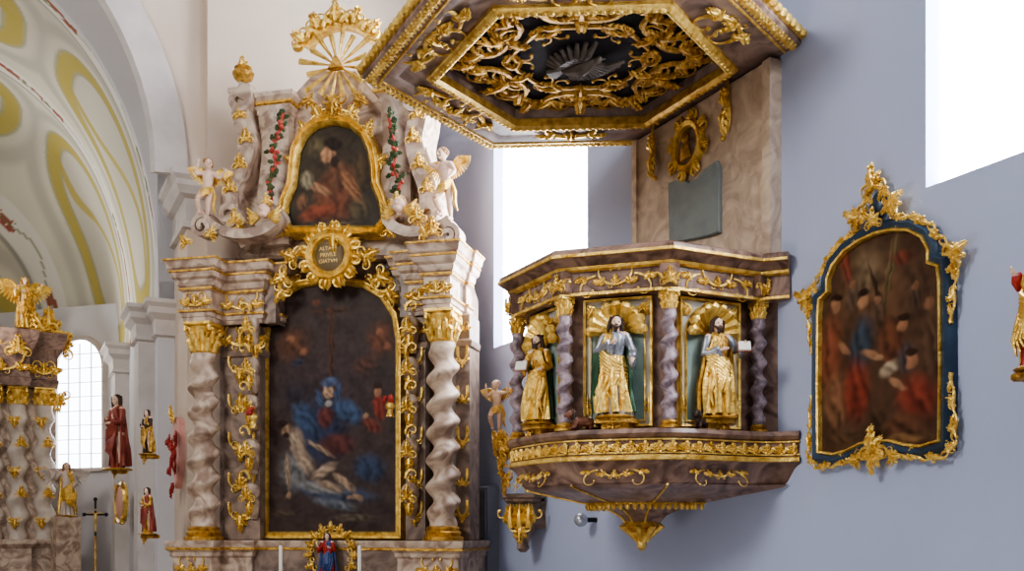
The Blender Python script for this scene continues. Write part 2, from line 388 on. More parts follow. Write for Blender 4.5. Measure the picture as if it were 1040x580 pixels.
def wings(root,H,m,span=.42,up=.35,z=.7,y=.08):
    k_=span/.42
    for g in (-1,1):
        mb=MB(); arm=[]
        for i in range(12):
            t=i/11; arm.append(Vector((g*(.04+.26*t*k_)*H,(y+.03*math.sin(PI*t))*H,(z+.02+(.20*math.sin(PI*.62*t))*k_)*H)))
        mb.tube(arm,[.03*H*k_]*6+[.026*H*k_]*6,8)
        for row,(Lk,off) in enumerate(((1,.0),(.55,-.012))):
            for i in range(12):
                t=i/11; an=R(-88+78*t**1.3); L=(.20+.13*math.sin(PI*min(1,t*.8+.15)))*H*k_*Lk; p=arm[i]; c,s_=g*math.cos(an),math.sin(an)
                pts=[];rs=[]
                for q in range(5):
                    u=q/4; pts.append((p.x+c*L*u+g*.02*H*u*u,p.y+off*H+(.0+.015*math.sin(PI*u))*H,p.z+s_*L*u)); rs.append((.012+.02*math.sin(PI*min(1,.15+u*.8)))*H*k_)
                mb.tube(pts,rs,6,.35)
        mb.build('wing',m,root)
def saint(name,label,fr,loc,H,rz,robe,cloak,hair,J=None,yaw=0,beard=False,skin=None,group=None,cat='statue',side=1,sl=None,ph=0,longh=True,skirt=None,slim=1,tilt=0):
    root=thing(name,label,cat,fr,loc,rz,group); JJ=dict(ADULT); JJ.update(J or {}); sw=.018*side
    P=figure(root,H,JJ,1,.07,yaw,skin,hair,beard,longh,tilt)
    rs=[(a,b,c,d*slim,e*slim,f) for a,b,c,d,e,f in robe_secs(sw)]
    drape(root,'robe',H,robe,rs,9,ph); sleeves(root,H,P,sl or robe)
    a0,a1=(-.35,3.6) if side>0 else (-.45,3.5)
    drape(root,'mantle',H,cloak,[(.06,.01*side,.01,.195*slim,.15,.16),(.3,.02*side,.01,.175*slim,.135,.16),(.55,.01*side,.01,.15*slim,.11,.12),(.72,0,.01,.14*slim,.10,.06),(.81,0,.01,.125*slim,.085,.03),(.85,0,.01,.07,.06,.02)],7,ph,a0,a1)
    if skirt: drape(root,'gilded_skirt',H,skirt,[(.05,0,-.02,.165,.13,.22),(.2,.01*side,-.025,.16,.13,.2),(.4,0.02*side,-.02,.145,.122,.16),(.52,.015*side,-.015,.125,.10,.1),(.6,0,-.01,.1,.085,.04)],8,2+ph,PI+.1,2*PI-.05)
    cl2=skirt or cloak
    mb=MB()
    for k in range(7):
        z0=.64-.034*k; mb.tube([(-.13*side*H*slim,-.03*H,(z0-.15)*H),(-.05*side*H,-.118*H,(z0-.12)*H),(.06*side*H,-.125*H,(z0-.04)*H),(.14*side*H*slim,-.05*H,(z0+.04)*H)],[.015*H,.022*H,.02*H,.014*H],7)
    for k in range(3):
        mb.tube([(side*(.13-.02*k)*H,-.02*H,.60*H),(side*(.10-.02*k)*H,-.08*H,.70*H),(side*(.07-.025*k)*H,-.075*H,.79*H),(side*(.07-.02*k)*H,.0,.85*H)],[.02*H,.022*H,.02*H,.014*H],7)
    for k in range(4):
        xx=(.13-.05*k)*side*slim; mb.tube([((xx+.02)*H,-.1*H,.5*H-.02*k*H),((xx+.035)*H,-.132*H,.38*H),((xx-.02)*H,-.135*H,.25*H),((xx+.02)*H,-.13*H,(.12+.03*k)*H)],[.014*H,.022*H,.022*H,.008*H],7)
    mb.build('mantle_folds',cl2,root)
    b=MB(); b.lathe([(.19*H,0),(.2*H,.01*H),(.18*H,.025*H),(.17*H,.03*H)],0,0,12); b.build('base',GOLD2,root)
    return root
def putto(name,label,fr,loc,H,rz=0,J=None,yaw=0,m=None,group=None,cloth=GOLD,lean=0,span=.3,wm=None):
    root=thing(name,label,'cherub',fr,loc,rz,group); JJ=dict(CHILD); JJ.update(J or {})
    root.rotation_euler[1]=lean
    figure(root,H,JJ,1.0,.086,yaw,m or FLESH,HAIRB if not m else m,False,False)
    wings(root,H,wm or GOLD,span)
    mb=MB()
    for k in range(4):
        mb.tube([(-.11*H,.02*H,(.38+.02*k)*H),(-.05*H,-.095*H,(.35+.03*k)*H),(.05*H,-.1*H,(.39+.03*k)*H),(.11*H,0,(.46+.02*k)*H)],[.012*H,.022*H,.022*H,.012*H],7)
    mb.tube([(.1*H,0,.5*H),(.15*H,-.03*H,.35*H),(.13*H,0,.2*H),(.17*H,-.01*H,.1*H)],[.02*H,.03*H,.026*H,.01*H],8)
    mb.build('sash',cloth,root)
    return root
# ================================================================== SETTING
mb=MB(); mb.box(-14,10,-4,22,-.2,0); struct('floor',mb,FLOORM)
mb=MB()
def strip(x0,x1,a,b,z0=0,z1=9): mb.slab([(x0,0),(x1,0),(x1+b,.25),(x0-a,.25)],z0,z1)
W1=(-3.02,-1.28,3.35); W2=(2.076,3.62,3.35)
strip(-4.6,W1[0],0,.0); strip(W1[1],W2[0],.0,.0); strip(W2[1],6.5,.1,0)
for (a,b,zb) in (W1,W2):
    mb.loft([[(x,0,0),(x,0,zb),(x,.25,zb+.05),(x,.25,0)] for x in (a,b)])
    mb.loft([[(x,0,9),(x,0,7.4),(x,.25,7.3),(x,.25,9)] for x in (a,b)])
struct('wall_right',mb,WALLR,FW)
for i,(a,b,zb) in enumerate((W1,W2)):
    t=bpy.data.objects.new('window_%d'%(i+1),None); C.objects.link(t); t.location=FW.world((0,0,0)); t.rotation_euler=(0,0,FW.rz); t['kind']='structure'
    q=MB(); q.box(a,b,.10,.12,zb+.01,7.4,.002); q.build('pane',(PANE1,PANE)[i],t)
    q=MB()
    for k in range(4): xx=a+.2+(b-a-.4)*k/3; q.box(xx-.006,xx+.006,.09,.10,zb+.02,7.4)
    for k in range(9): zz=zb+.35+k*.42; q.box(a,b,.09,.10,zz-.005,zz+.005)
    q.build('glazing_bars',BARM,t)
mb=MB(); arc=[(-3.1+3.1*math.cos(PI*k/40),5.06+3.1*math.sin(PI*k/40)) for k in range(41)]
poly=[(0,0),(2.75,0),(2.75,9),(-7.6,9),(-7.6,0),(-6.2,0)]+arc[::-1]
mb.prism(poly,0,.8); struct('wall_back',mb,WALLA,FR)
mb=MB(); x0=FR.at(205,300).x+.03
mb.box(x0,2.6,-.14,.0,0,9); struct('trim_1',mb,WALLA,FR)
mb=MB()
imp=[(0,4.55),(.05,4.56),(.05,4.62),(.02,4.64),(.02,4.85),(.08,4.88),(.12,4.95),(.12,5.0),(.16,5.04),(.16,5.1),(0,5.12)]
mb.sweep([(0,.8),(0,0),(x0,0)],imp); struct('trim_2',mb,STONE,FR)
mb=MB(); mb.sweep([(a,b) for a,b in arc],[(0,-.0),(-.0,-.05),(-.12,-.07),(-.3,-.06),(-.34,0)],'wall'); struct('trim_3',mb,STONE,FR,True)
mb=MB(); mb.box(-.17,.3,.8,1.0,0,9); mb.box(-.15,.15,1.0,5.0,0,5.0,.001); struct('wall_chancel',mb,WALLP,FR)
mb=MB(); mb.box(-3.4,.35,0,.3,0,4.78,.001); struct('wall_apse',mb,WALLP,FD)
mb=MB(); mb.box(-9,-2.2,7.2,7.4,0,4.78,.001); struct('wall_chancel_end',mb,WALLP,FR)
# painted vault: barrel then closing half dome
V=[];Cl=[];Fs=[]; NA,NT=300,300
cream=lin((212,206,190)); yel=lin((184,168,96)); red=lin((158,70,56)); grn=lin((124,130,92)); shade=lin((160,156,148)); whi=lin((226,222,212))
def vpt(th):
    c,s_=math.cos(th),math.sin(th)
    return (-3.1+2.95*math.copysign(abs(c)**.8,c),3.95+3.55*abs(s_)**.85)
def mixc(a,b,w): w=max(0,min(1,w)); return [a[q]*(1-w)+b[q]*w for q in range(3)]
def soft(d,w,f): return max(0,min(1,(w-d)/f+.5))
def fresco(s_,y,k):
    n1=NZ.noise(Vector((s_*1.2,y*1.2,5))); c=[v*(1+.14*n1) for v in cream]
    per=2.5; ph=(y-.8)%per
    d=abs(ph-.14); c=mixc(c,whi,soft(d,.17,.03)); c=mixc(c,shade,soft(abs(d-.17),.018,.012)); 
    yy=ph-1.32; cyc=(s_+.2)%3.1-1.55
    # broad flat strapwork: interlaced bands with squared turns
    r4=(abs(yy/.72)**3.2+abs(cyc/1.2)**3.2)**(1/3.2)
    e1=abs(r4-1)
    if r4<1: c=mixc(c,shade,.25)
    c=mixc(c,yel,.95*soft(e1,.105,.04)); c=mixc(c,grn,.45*soft(abs(e1-.115),.018,.015))
    e2=abs(yy-.42*math.sin(cyc*2.3)); 
    if r4<1: c=mixc(c,yel,.9*soft(e2,.075,.035))
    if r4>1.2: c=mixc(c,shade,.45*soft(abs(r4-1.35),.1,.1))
    n=NZ.noise(Vector((s_*6,y*8,0))); gate=math.sin(s_*2.2+.6)>-.25
    wv=abs(ph-.14+.04*math.sin(s_*4))
    if gate and wv<.05 and n>.0: c=mixc(c,red,.9)
    elif gate and wv<.055 and n<-.2: c=mixc(c,grn,.85)
    if wv<.01: c=mixc(c,grn,.7)
    return c
for i in range(NA+1):
    th=PI*i/NA; vx,vz=vpt(th)
    for j in range(NT+1):
        u=6.6*j/NT
        if u<4.0: x_,y,z_=vx,.8+u,vz
        else:
            f=(u-4.0)/2.6*(PI/2)*.98; x_=-3.1+(vx+3.1)*math.cos(f); y=4.8+2.6*math.sin(f); z_=3.95+(vz-3.95)*math.cos(f)
        V.append((x_,y,z_)); Cl.append(fresco(th*3.0,.8+u,0))
for i in range(NA):
    for j in range(NT):
        a=i*(NT+1)+j; Fs.append((a,a+1,a+NT+2,a+NT+1))
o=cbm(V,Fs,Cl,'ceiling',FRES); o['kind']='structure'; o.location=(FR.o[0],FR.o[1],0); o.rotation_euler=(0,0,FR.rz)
mb=MB(); sp=[(-3.1+3.5*math.cos(PI*k/30),5.06+3.4*math.sin(PI*k/30)) for k in range(31)]
inn=[vpt(PI*k/30) for k in range(31)]
mb.prism(sp+[(-6.6,3.95)]+inn[::-1]+[(.4,3.95)],.8,.9); struct('trim_4',mb,WALLP,FR)
capm=[(0,3.62),(.04,3.64),(.02,3.68),(.03,3.8),(.09,3.86),(.09,3.92),(.13,3.96),(.13,4.0),(0,4.02)]
n=5
for (ya,yb) in ((1.15,1.55),(3.6,4.1)):
    mb=MB(); mb.box(-.32,-.15,ya,yb,0,3.65); mb.sweep([(-.15,ya),(-.32,ya),(-.32,yb),(-.15,yb)],[(-o_,z_) for o_,z_ in capm]); struct('trim_%d'%n,mb,STONE,FR); n+=1
mb=MB(); mb.sweep([(-.17,1.0),(-.17,.8),(.0,.8)],capm); struct('trim_%d'%n,mb,STONE,FR); n+=1
xa,zb=FD.xz(60,476); xb,zt=FD.xz(106,344)
r_=(xb-xa)/2; cx=(xa+xb)/2
wp=[(xa,zb),(xb,zb)]+[(cx+r_*math.cos(PI*k/16),zt-r_+r_*math.sin(PI*k/16)) for k in range(17)]
t=bpy.data.objects.new('window_3',None); C.objects.link(t); t.location=FD.world((0,0,0)); t.rotation_euler=(0,0,FD.rz); t['kind']='structure'
q=MB(); q.prism(wp,-.02,.0); q.build('pane',PANE2,t)
q=MB(); q.sweep(wp,[(0,-.0),(0,-.06),(.05,-.07),(.07,0)],'wall',True); q.build('window_frame',STONE,t)
q=MB()
for k in range(1,4): xx=xa+(xb-xa)*k/4; q.box(xx-.008,xx+.008,-.04,-.02,zb,zt-.05)
for k in range(1,9): zz=zb+(zt-zb)*k/9; q.box(xa+.02,xb-.02,-.04,-.02,zz-.007,zz+.007)
q.build('glazing_bars',BARM2,t)
# ================================================================== ALTAR
a=FA.at; axz=FA.xz
AL=thing('altarpiece','tall marble side altar with twisted columns, gilded carving and two paintings','altar',FA,(0,0,0))
zE0,zE1,zE2=3.54,3.84,4.14
YC=-.33
def polyA(pts,y): return [axz(p,q,y) for p,q in pts]
mb=MB()
mb.prism(polyA([(192,700),(192,330),(196,262),(466,262),(478,300),(478,700)],.1),.1,.35)
mb.build('retable_body',MARBD,AL)
mb=MB(); mb.prism(polyA([(236,262),(240,238),(248,214),(244,190),(250,165),(254,140),(250,118),(256,98),(300,92),(320,70),(362,70),(382,92),(426,98),(432,118),(428,140),(430,165),(436,190),(432,214),(442,238),(446,262)],-.04),-.04,.3,.03)
gable=mb.build('gable_body',MARB,AL)
for (p0,p1) in ((264,292),(388,416)):
    mb=MB(); X0=a(p0,200,-.16).x; X1=a(p1,200,-.16).x; Z0=a(280,248,-.16).z; Z1=a(280,104,-.16).z
    # gently bowed pilaster
    rg=[]
    for k in range(9):
        t=k/8; z=Z0+(Z1-Z0)*t; bw=.05*math.sin(PI*t*1.5)**2; rg.append([(X0-bw*.3,.0,z),(X0-bw*.3,-.13-bw,z),(X0+.04,-.16-bw,z),(X1-.04,-.16-bw,z),(X1+bw*.3,-.13-bw,z),(X1+bw*.3,.0,z)])
    mb.loft(rg)
    mb.sweep([(X0,.0),(X0,-.16),(X1,-.16),(X1,.0)],[(0,Z1-.12),(.02,Z1-.11),(.02,Z1-.07),(.05,Z1-.04),(.06,Z1),(.09,Z1+.03),(.09,Z1+.07),(-.02,Z1+.08)]); mb.build('gable_pilaster',MARB,AL)
    mb=MB(); mb.sweep([(X0,.0),(X0,-.16),(X1,-.16),(X1,.0)],[(.05,Z1-.04),(.068,Z1-.03),(.068,Z1-.005),(.06,Z1)]); mb.build('gold_moulding',GOLD2,AL)
zP=a(300,549,-.3).z
xl,xr=a(207,500,YC).x,a(450,500,YC).x
x165,x480=a(178,500,-.5).x,a(467,500,-.5).x
xm0,xm1=a(262,500,-.2).x,a(412,500,-.2).x
mb=MB(); pth=[(x165,.3),(x165,-.54),(xl+.2,-.54),(xl+.2,-.36),(xm0+.02,-.36),(xm0+.02,-.28),(xm1-.02,-.28),(xm1-.02,-.36),(xr-.2,-.36),(xr-.2,-.54),(x480,-.54),(x480,.3)]
mb.sweep(pth,[(-.15,0),(.05,0),(.05,.3),(0,.35),(0,zP-.16),(.02,zP-.14),(.02,zP-.11),(.04,zP-.09),(.04,zP-.06),(.055,zP-.04),(.055,zP),(-.3,zP),(-.3,0)]); mb.build('pedestal',MARB,AL)
mb=MB(); mb.sweep(pth,[(.04,zP-.088),(.05,zP-.085),(.05,zP-.065),(.04,zP-.062)]); mb.build('gold_moulding',GOLD2,AL)
mb=MB(); mb.box(x165+.1,x480-.1,-.32,.2,0,zP-.01); mb.build('predella_core',MARBD,AL)
zf=zP-.24
for (p0,p1,yy) in ((x165+.06,xl+.14,-.55),(xr-.14,x480-.04,-.55),(xm0+.08,-.25,-.29),(.25,xm1-.08,-.29)):
    mb=MB(); mb.frieze(p0,p1,zf,.13,yy); mb.build('predella_carving',GOLD,AL)
def ent(path,nm):
    mb=MB(); mb.sweep(path,[(-.12,zE0),(0,zE0),(0,zE0+.035),(.012,zE0+.04),(.012,zE0+.075),(.024,zE0+.08),(.024,zE0+.105),(0,zE0+.115),(0,zE1-.03),(.02,zE1-.02),(.02,zE1+.01),(.035,zE1+.02),(.045,zE1+.05),(.045,zE1+.07),(.075,zE1+.09),(.085,zE1+.13),(.085,zE1+.16),(.105,zE1+.175),(.115,zE1+.22),(.125,zE1+.235),(.125,zE1+.26),(-.1,zE2+.01),(-.12,zE0+.1)]); mb.build(nm,MARB,AL,True,20)
    for pr in ([(.024,zE0+.08),(.034,zE0+.083),(.034,zE0+.1),(.024,zE0+.104)],[(.02,zE1-.018),(.03,zE1-.014),(.03,zE1+.004),(.02,zE1+.008)],[(.085,zE1+.135),(.095,zE1+.138),(.095,zE1+.155),(.085,zE1+.158)],[(.125,zE1+.236),(.133,zE1+.24),(.133,zE1+.255),(.125,zE1+.258)]):
        mb=MB(); mb.sweep(path,pr); mb.build('gold_moulding',GOLD2,AL)
xb0=a(190,300,-.3).x; x290=a(280,300,-.2).x; x390=a(404,300,-.2).x
ent([(xb0-.02,.2),(xb0-.02,-.22),(xl-.14,-.22),(xl-.14,-.46),(xl+.14,-.46),(xl+.14,-.24),(x290-.12,-.24),(x290-.12,-.1),(x290,-.1),(x290,.1)],'entablature')
ent([(x390,.1),(x390,-.06),(x390+.1,-.06),(x390+.1,-.2),(xr-.14,-.2),(xr-.14,-.44),(xr+.1,-.44),(xr+.1,-.05),(xr+.13,-.05),(xr+.13,.1)],'entablature')
for (A0,A1,Y0) in ((xb0,x290,-.2),(x390,xr+.1,-.15),(xl-.12,xl+.12,-.44),(xr-.12,xr+.08,-.42)):
    mb=MB(); mb.box(A0,A1,Y0,.2 if Y0>-.3 else -.15,zE0,zE2-.04); mb.build('entablature_core',MARBD,AL)
for (p0,p1,yy) in ((xl-.11,xl+.11,-.47),(xr-.11,xr+.07,-.45),(xl+.17,x290-.14,-.25),(x390+.12,xr-.16,-.21)):
    mb=MB(); mb.frieze(p0,p1,(zE0+zE1)/2+.04,.17,yy); mb.build('frieze_carving',GOLD,AL)
zc0=a(207,541,YC).z
for x in (xl,xr):
    cm=MB(); cm.twist(x,YC,zc0+.03,zE0-.27,.122,.036,7.0,.9); col=cm.build('twisted_column',MARB,AL,True,80)
    q=MB(); q.capital(x,YC,zE0-.29,.29,.108); q.build('capital',GOLD,col)
    q=MB(); q.lathe([(.18,zc0-.07),(.18,zc0-.04),(.15,zc0-.03),(.165,zc0),(.14,zc0+.02),(.15,zc0+.04),(.12,zc0+.06)],x,YC,20); q.build('column_base',GOLD2,col)
for (p0,p1,yy) in ((228,264,-.16),(412,432,-.16),(463,477,-.16)):
    mb=MB(); X0=a(p0,400,yy).x; X1=a(p1,400,yy).x; mb.box(X0,X1,yy,.15,zP-.01,zE0+.01,.02)
    xm=(X0+X1)/2; w=(X1-X0)/2
    mb.sweep([(X0,.1),(X0,yy),(X1,yy),(X1,.1)],[(0,zE0-.3),(.02,zE0-.29),(.03,zE0-.24),(0,zE0-.22)])
    pil=mb.build('pilaster',MARBD,AL)
    mb=MB(); mb.frieze(X0,X1,zE0-.12,w*1.2,yy-.01); mb.build('pilaster_capital_carving',GOLD,pil)
    for k,zz in enumerate((3.12,2.76,2.4,2.02,1.74)):
        mb=MB(); mb.cluster(xm,zz,min(.17,w*1.15),-PI/2 if k%2==0 else PI/2,yy-.01,1)
        for g in (-1,1): mb.curl(xm+g*w*.7,zz+.14,-PI/2,.22,g*.5,-g*6,.018,yy-.01)
        mb.build('pilaster_carving',GOLD,pil)
for g,p in ((-1,254),(1,416)):
    X=a(p,400,-.26).x
    for k,py in enumerate((330,372,410,455,500)):
        Z=a(p,py,-.26).z; mb=MB(); q=MB()
        mb.ell((X,-.24,Z),(.085,.09,.09),12,8); mb.tube([(X,-.24,Z+.02),(X,-.2,Z-.12),(X,-.18,Z-.24)],[.075,.06,.035],10)
        sc_=mb.build('scroll_console',MARB,AL)
        q.cluster(X,Z-.05,.14,PI/2,-.32,1); q.curl(X-g*.02,Z+.12,PI/2 if g<0 else PI/2,.22,-g*2,-g*8,.022,-.3); q.leaf(X,Z-.08,-PI/2,.14,.07,-.26)
        q.build('console_carving',GOLD,sc_)
for p,q_ in ((257,424),(396,412)):
    c=a(p,q_,-.34); mb=MB(); mb.ell(c,(.045,.04,.045),10,6); mb.tube([c+Vector((0,0,-.03)),c+Vector((0,0,-.1))],[.02,.04],8); q=MB()
    for k in range(9): q.ell(c+Vector((rnd.uniform(-.045,.045),rnd.uniform(-.04,.0),rnd.uniform(.03,.08))),.02,8,6)
    v_=mb.build('flower_vase',GOLD,AL); q.build('roses',ROSE,v_)
mp=[(272,542),(405,542),(405,345),(401,322),(389,303),(370,291),(338,286),(306,291),(287,303),(276,322),(272,345)]
MP=polyA(mp,0)
mb=MB(); mb.sweep(MP,[(-.02,.02),(-.02,-.04),(-.008,-.06),(.015,-.05),(.03,-.068),(.042,-.068),(.052,-.04),(.058,.1)],'wall',True); mb.build('painting_frame',GOLD,AL)
def B(px,py,rx,ry,an,c,so=.6,fr=FA,y=0):
    x,z=fr.xz(px,py,y); k=fr.sc(px,y)
    return (x,z,rx*k,ry*k,R(an),lin(c),so)
fl=(186,162,138)
bl=[B(338,400,75,70,0,(76,60,62),.9),B(337,350,5,75,0,(92,60,42),.8),B(337,316,34,4,0,(92,60,42),.8),
 B(298,350,30,24,20,(124,80,54),1),B(388,345,22,26,0,(128,78,54),1),B(372,370,22,14,20,(104,66,54),1),B(296,345,7,6,0,(174,120,88),.7),B(309,358,6,6,0,(164,110,80),.7),B(303,368,10,5,20,(64,62,84),.7),B(386,338,6,6,0,(174,116,86),.7),B(394,352,6,6,0,(158,104,78),.7),B(322,308,7,6,0,(126,82,60),.8),
 B(300,400,24,20,0,(60,54,62),.9),
 B(328,438,36,44,10,(54,64,90),.6),B(354,418,26,14,-35,(74,94,126),.6),B(310,425,15,24,35,(70,88,118),.6),B(343,452,26,16,0,(104,58,54),.6),B(331,424,12,15,0,(112,58,54),.6),
 B(340,500,62,12,-8,(74,84,106),.6),B(376,476,24,20,-20,(62,74,98),.6),
 B(300,478,24,28,15,(132,130,128),.8),B(324,496,38,8,-12,(148,146,142),.8),B(340,512,34,7,-12,(124,130,138),.8),
 B(303,452,11,24,14,fl,.7),B(299,445,7,8,0,(192,170,146),.8),B(311,470,11,17,35,fl,.7),B(291,436,7,8,15,(172,140,112),.6),B(287,431,8,6,20,(56,36,28),.5),B(291,442,4,4,0,(66,44,32),.5),B(293,480,3.5,24,4,(172,148,124),.6),B(294,503,4,5,0,(164,136,110),.6),
 B(330,478,20,7,28,fl,.6),B(326,456,22,3.5,-30,(170,146,120),.6),B(350,490,20,5.5,-38,(178,152,126),.6),B(336,494,22,6,-18,(168,144,122),.6),B(364,505,9,4,-30,(166,138,112),.6),B(357,506,6,3.5,-20,(162,134,108),.6),
 B(334,398,7,9,14,(200,164,134),.4),B(336,388,12,7,10,(88,102,132),.5),B(344,398,5,12,-10,(76,90,120),.5),B(325,405,5,12,20,(80,94,124),.5),B(334,410,6,4,0,(180,174,166),.5),
 B(386,414,9,18,10,(146,62,48),.5),B(384,398,5,6,0,(184,132,102),.4),B(384,392,6,4,0,(70,44,30),.4),B(378,432,16,8,-30,(128,66,52),.6),B(372,422,4,4,0,(180,138,108),.5),
 B(360,526,34,5,0,(110,98,84),.8),B(290,522,18,5,0,(98,84,70),.8)]
canvas('painting_canvas',AL,MP,-.01,bl,lin((74,60,56)),150,240,.85)
up=[(298,233),(384,233),(391,224),(388,206),(381,190),(380,172),(377,155),(370,140),(358,130),(341,126),(324,130),(312,140),(305,155),(303,172),(301,190),(294,206),(291,224)]
UP=polyA(up,-.15)
mb=MB(); mb.sweep(UP,[(-.02,-.13),(-.02,-.21),(.01,-.25),(.03,-.22),(.05,-.25),(.065,-.23),(.075,-.05)],'wall',True); mb.build('upper_painting_frame',GOLD,AL)
def BU(px,py,rx,ry,an,c,so=.6): return B(px,py,rx,ry,an,c,so,FA,-.15)
bl=[BU(341,180,50,62,0,(82,66,48),.9),BU(324,150,20,16,0,(110,98,70),.9),BU(344,200,32,34,-15,(124,74,50),.5),BU(366,180,14,32,-14,(88,68,44),.5),BU(347,180,22,18,-20,(116,76,52),.5),BU(334,158,9,11,-20,(196,146,108),.4),BU(339,147,13,8,-20,(50,34,24),.4),BU(341,165,6,8,-10,(60,40,28),.5),
 BU(324,192,20,6,-28,(182,134,98),.5),BU(313,184,9,12,10,(158,146,118),.5),BU(326,216,30,11,10,(146,76,50),.6),BU(366,212,16,16,0,(98,84,58),.6),BU(358,190,8,24,30,(160,110,74),.5),BU(308,206,8,11,0,(146,104,76),.7),BU(340,229,36,4,0,(120,100,78),.8)]
canvas('upper_painting_canvas',AL,UP,-.17,bl,lin((62,54,44)),90,130,.85)
def deco(path,sz,off,y,nm):
    n=len(path); cx=sum(p[0] for p in path)/n; cz=sum(p[1] for p in path)/n
    for i in range(n):
        mb=MB(); x,z=path[i]; an=math.atan2(z-cz,x-cx); mb.cluster(x+math.cos(an)*off,z+math.sin(an)*off,sz,an,y,1); mb.build(nm,GOLD,AL)
deco(polyA([(270,338),(282,303),(300,288),(376,288),(396,303),(409,338)],-.05),.15,.02,-.05,'frame_carving')
deco(polyA([(290,232),(392,232),(290,210),(393,210),(300,165),(382,165),(311,134),(372,134)],-.2),.13,.02,-.2,'upper_frame_carving')
for px,py,s,an in ((341,240,.2,-90),(262,352,.14,-90),(414,352,.14,-90),(300,262,.18,160),(372,262,.18,20),(290,282,.18,200),(386,282,.18,-20),(288,296,.16,240),(394,296,.16,-60),(325,118,.16,120),(357,118,.16,60),(341,116,.2,90)):
    mb=MB(); x,z=axz(px,py,-.2); mb.cluster(x,z,s,R(an),-.22,1); mb.build('acanthus_spray',GOLD,AL)
x,z=axz(335,259,-.22)
ca=MB(); ca.sweep([(x+.19*math.cos(2*PI*k/28),z+.19*math.sin(2*PI*k/28)) for k in range(28)],[(-.05,-.2),(-.03,-.26),(0,-.24),(.03,-.27),(.06,-.2)],'wall',True)
for k in range(12):
    an=2*PI*k/12+.26; ca.curl(x+.22*math.cos(an),z+.22*math.sin(an),an-.7,.16,1,8,.022,-.22); ca.leaf(x+.21*math.cos(an+.13),z+.21*math.sin(an+.13),an+.13,.1,.08,-.21)
cart=ca.build('cartouche',GOLD,AL)
q=MB(); q.ell((x,-.2,z),(.16,.05,.17),24,10); q.build('cartouche_field',mat('cartouche_bronze',(108,92,66),(136,116,84),.5,.2),cart)
lm=mat('letter_bronze',(226,190,116),None,.45,.3)
for k,tx in enumerate(('ALTARE','PRIVILE','GIATVM')):
    text(tx,.05,(x,-.258,z+.035-.058*k),lm,cart)
def band(path,y0,y1,th,nm,m=MARB):
    mb=MB(); n=len(path); rings=[]
    for i,p in enumerate(path):
        d=Vector(path[min(i+1,n-1)])-Vector(path[max(i-1,0)]); d.normalize(); nn=Vector((-d.y,d.x))*th/2
        rings.append([(p[0]+nn.x,y0,p[1]+nn.y),(p[0]+nn.x,y1,p[1]+nn.y),(p[0]-nn.x,y1,p[1]-nn.y),(p[0]-nn.x,y0,p[1]-nn.y)])
    mb.loft(rings); return mb.build(nm,m,AL)
def volute(x,z,r,a0,turns,sg):
    return [(x+r*(1-.75*k/30)*math.cos(a0+sg*turns*2*PI*k/30),z+r*(1-.75*k/30)*math.sin(a0+sg*turns*2*PI*k/30)) for k in range(31)]
for g,pp in ((-1,[(258,250),(250,236),(240,220),(240,196),(250,172),(256,146),(250,122),(250,106),(262,96)]),(1,[(424,250),(430,236),(438,220),(438,196),(430,172),(424,146),(428,122),(428,106),(418,98)])):
    P_=[axz(p,q,-.15) for p,q in pp]
    band(smooth(P_),-.26,.12,.17,'gable_scroll')
    c=P_[-2]; band(volute(c[0],c[1]-.0,.12,PI/2,1.3,g),-.3,.1,.07,'volute',MARB)
    c=P_[2]; band(volute(c[0]-g*-.02,c[1]-.02,.11,-PI/2,1.2,-g),-.3,.0,.06,'volute',MARB)
    for k in (1,3,4,5,6): mb=MB(); mb.cluster(P_[k][0],P_[k][1],.13,PI/2,-.27,1); mb.build('gable_carving',GOLD,AL)
for g,p0 in ((-1,[(206,218),(222,233),(245,240),(268,237),(284,226),(280,214),(270,216)]),(1,[(460,226),(450,232),(434,237),(416,238),(399,230),(397,220),(406,216)])):
    P_=[axz(p,q,-.3) for p,q in p0]; band(smooth(P_),-.4,-.12,.09,'open_scroll',MARB)
    c=axz(*( (206,230) if g<0 else (456,240) ),-.4); band(volute(c[0],c[1],.1,PI/2,1.4,-g),-.43,-.25,.04,'volute',MARB)
for px,py,s,an in ((240,225,.14,90),(425,222,.14,90),(215,240,.12,60),(440,236,.16,90),(190,248,.12,120),(272,206,.1,90),(404,205,.1,90),(434,238,.14,120)):
    mb=MB(); x,z=axz(px,py,-.42); mb.cluster(x,z,s,R(an),-.44,1); mb.build('pediment_carving',GOLD,AL)
for pts in ([(288,112),(284,132),(278,150),(280,170),(274,186),(276,204)],[(394,116),(398,134),(403,152),(400,170),(406,186),(403,204)]):
    P_=[a(p,q,-.36) for p,q in pts]; mb=MB(); q=MB(); mb.tube(P_,.014,6)
    for i in range(len(P_)-1):
        for k in range(7):
            c=P_[i].lerp(P_[i+1],k/7)+Vector((rnd.uniform(-.03,.03),rnd.uniform(-.02,.01),rnd.uniform(-.02,.02)))
            if rnd.random()<.45: mb.ell(c,rnd.uniform(.018,.028),8,6)
            q.leaf(c.x+rnd.uniform(-.02,.02),c.z,rnd.uniform(0,6.3),.06,.035,c.y)
    gl=q.build('garland_leaves',LEAFG,AL); mb.build('garland_roses',ROSE,gl)
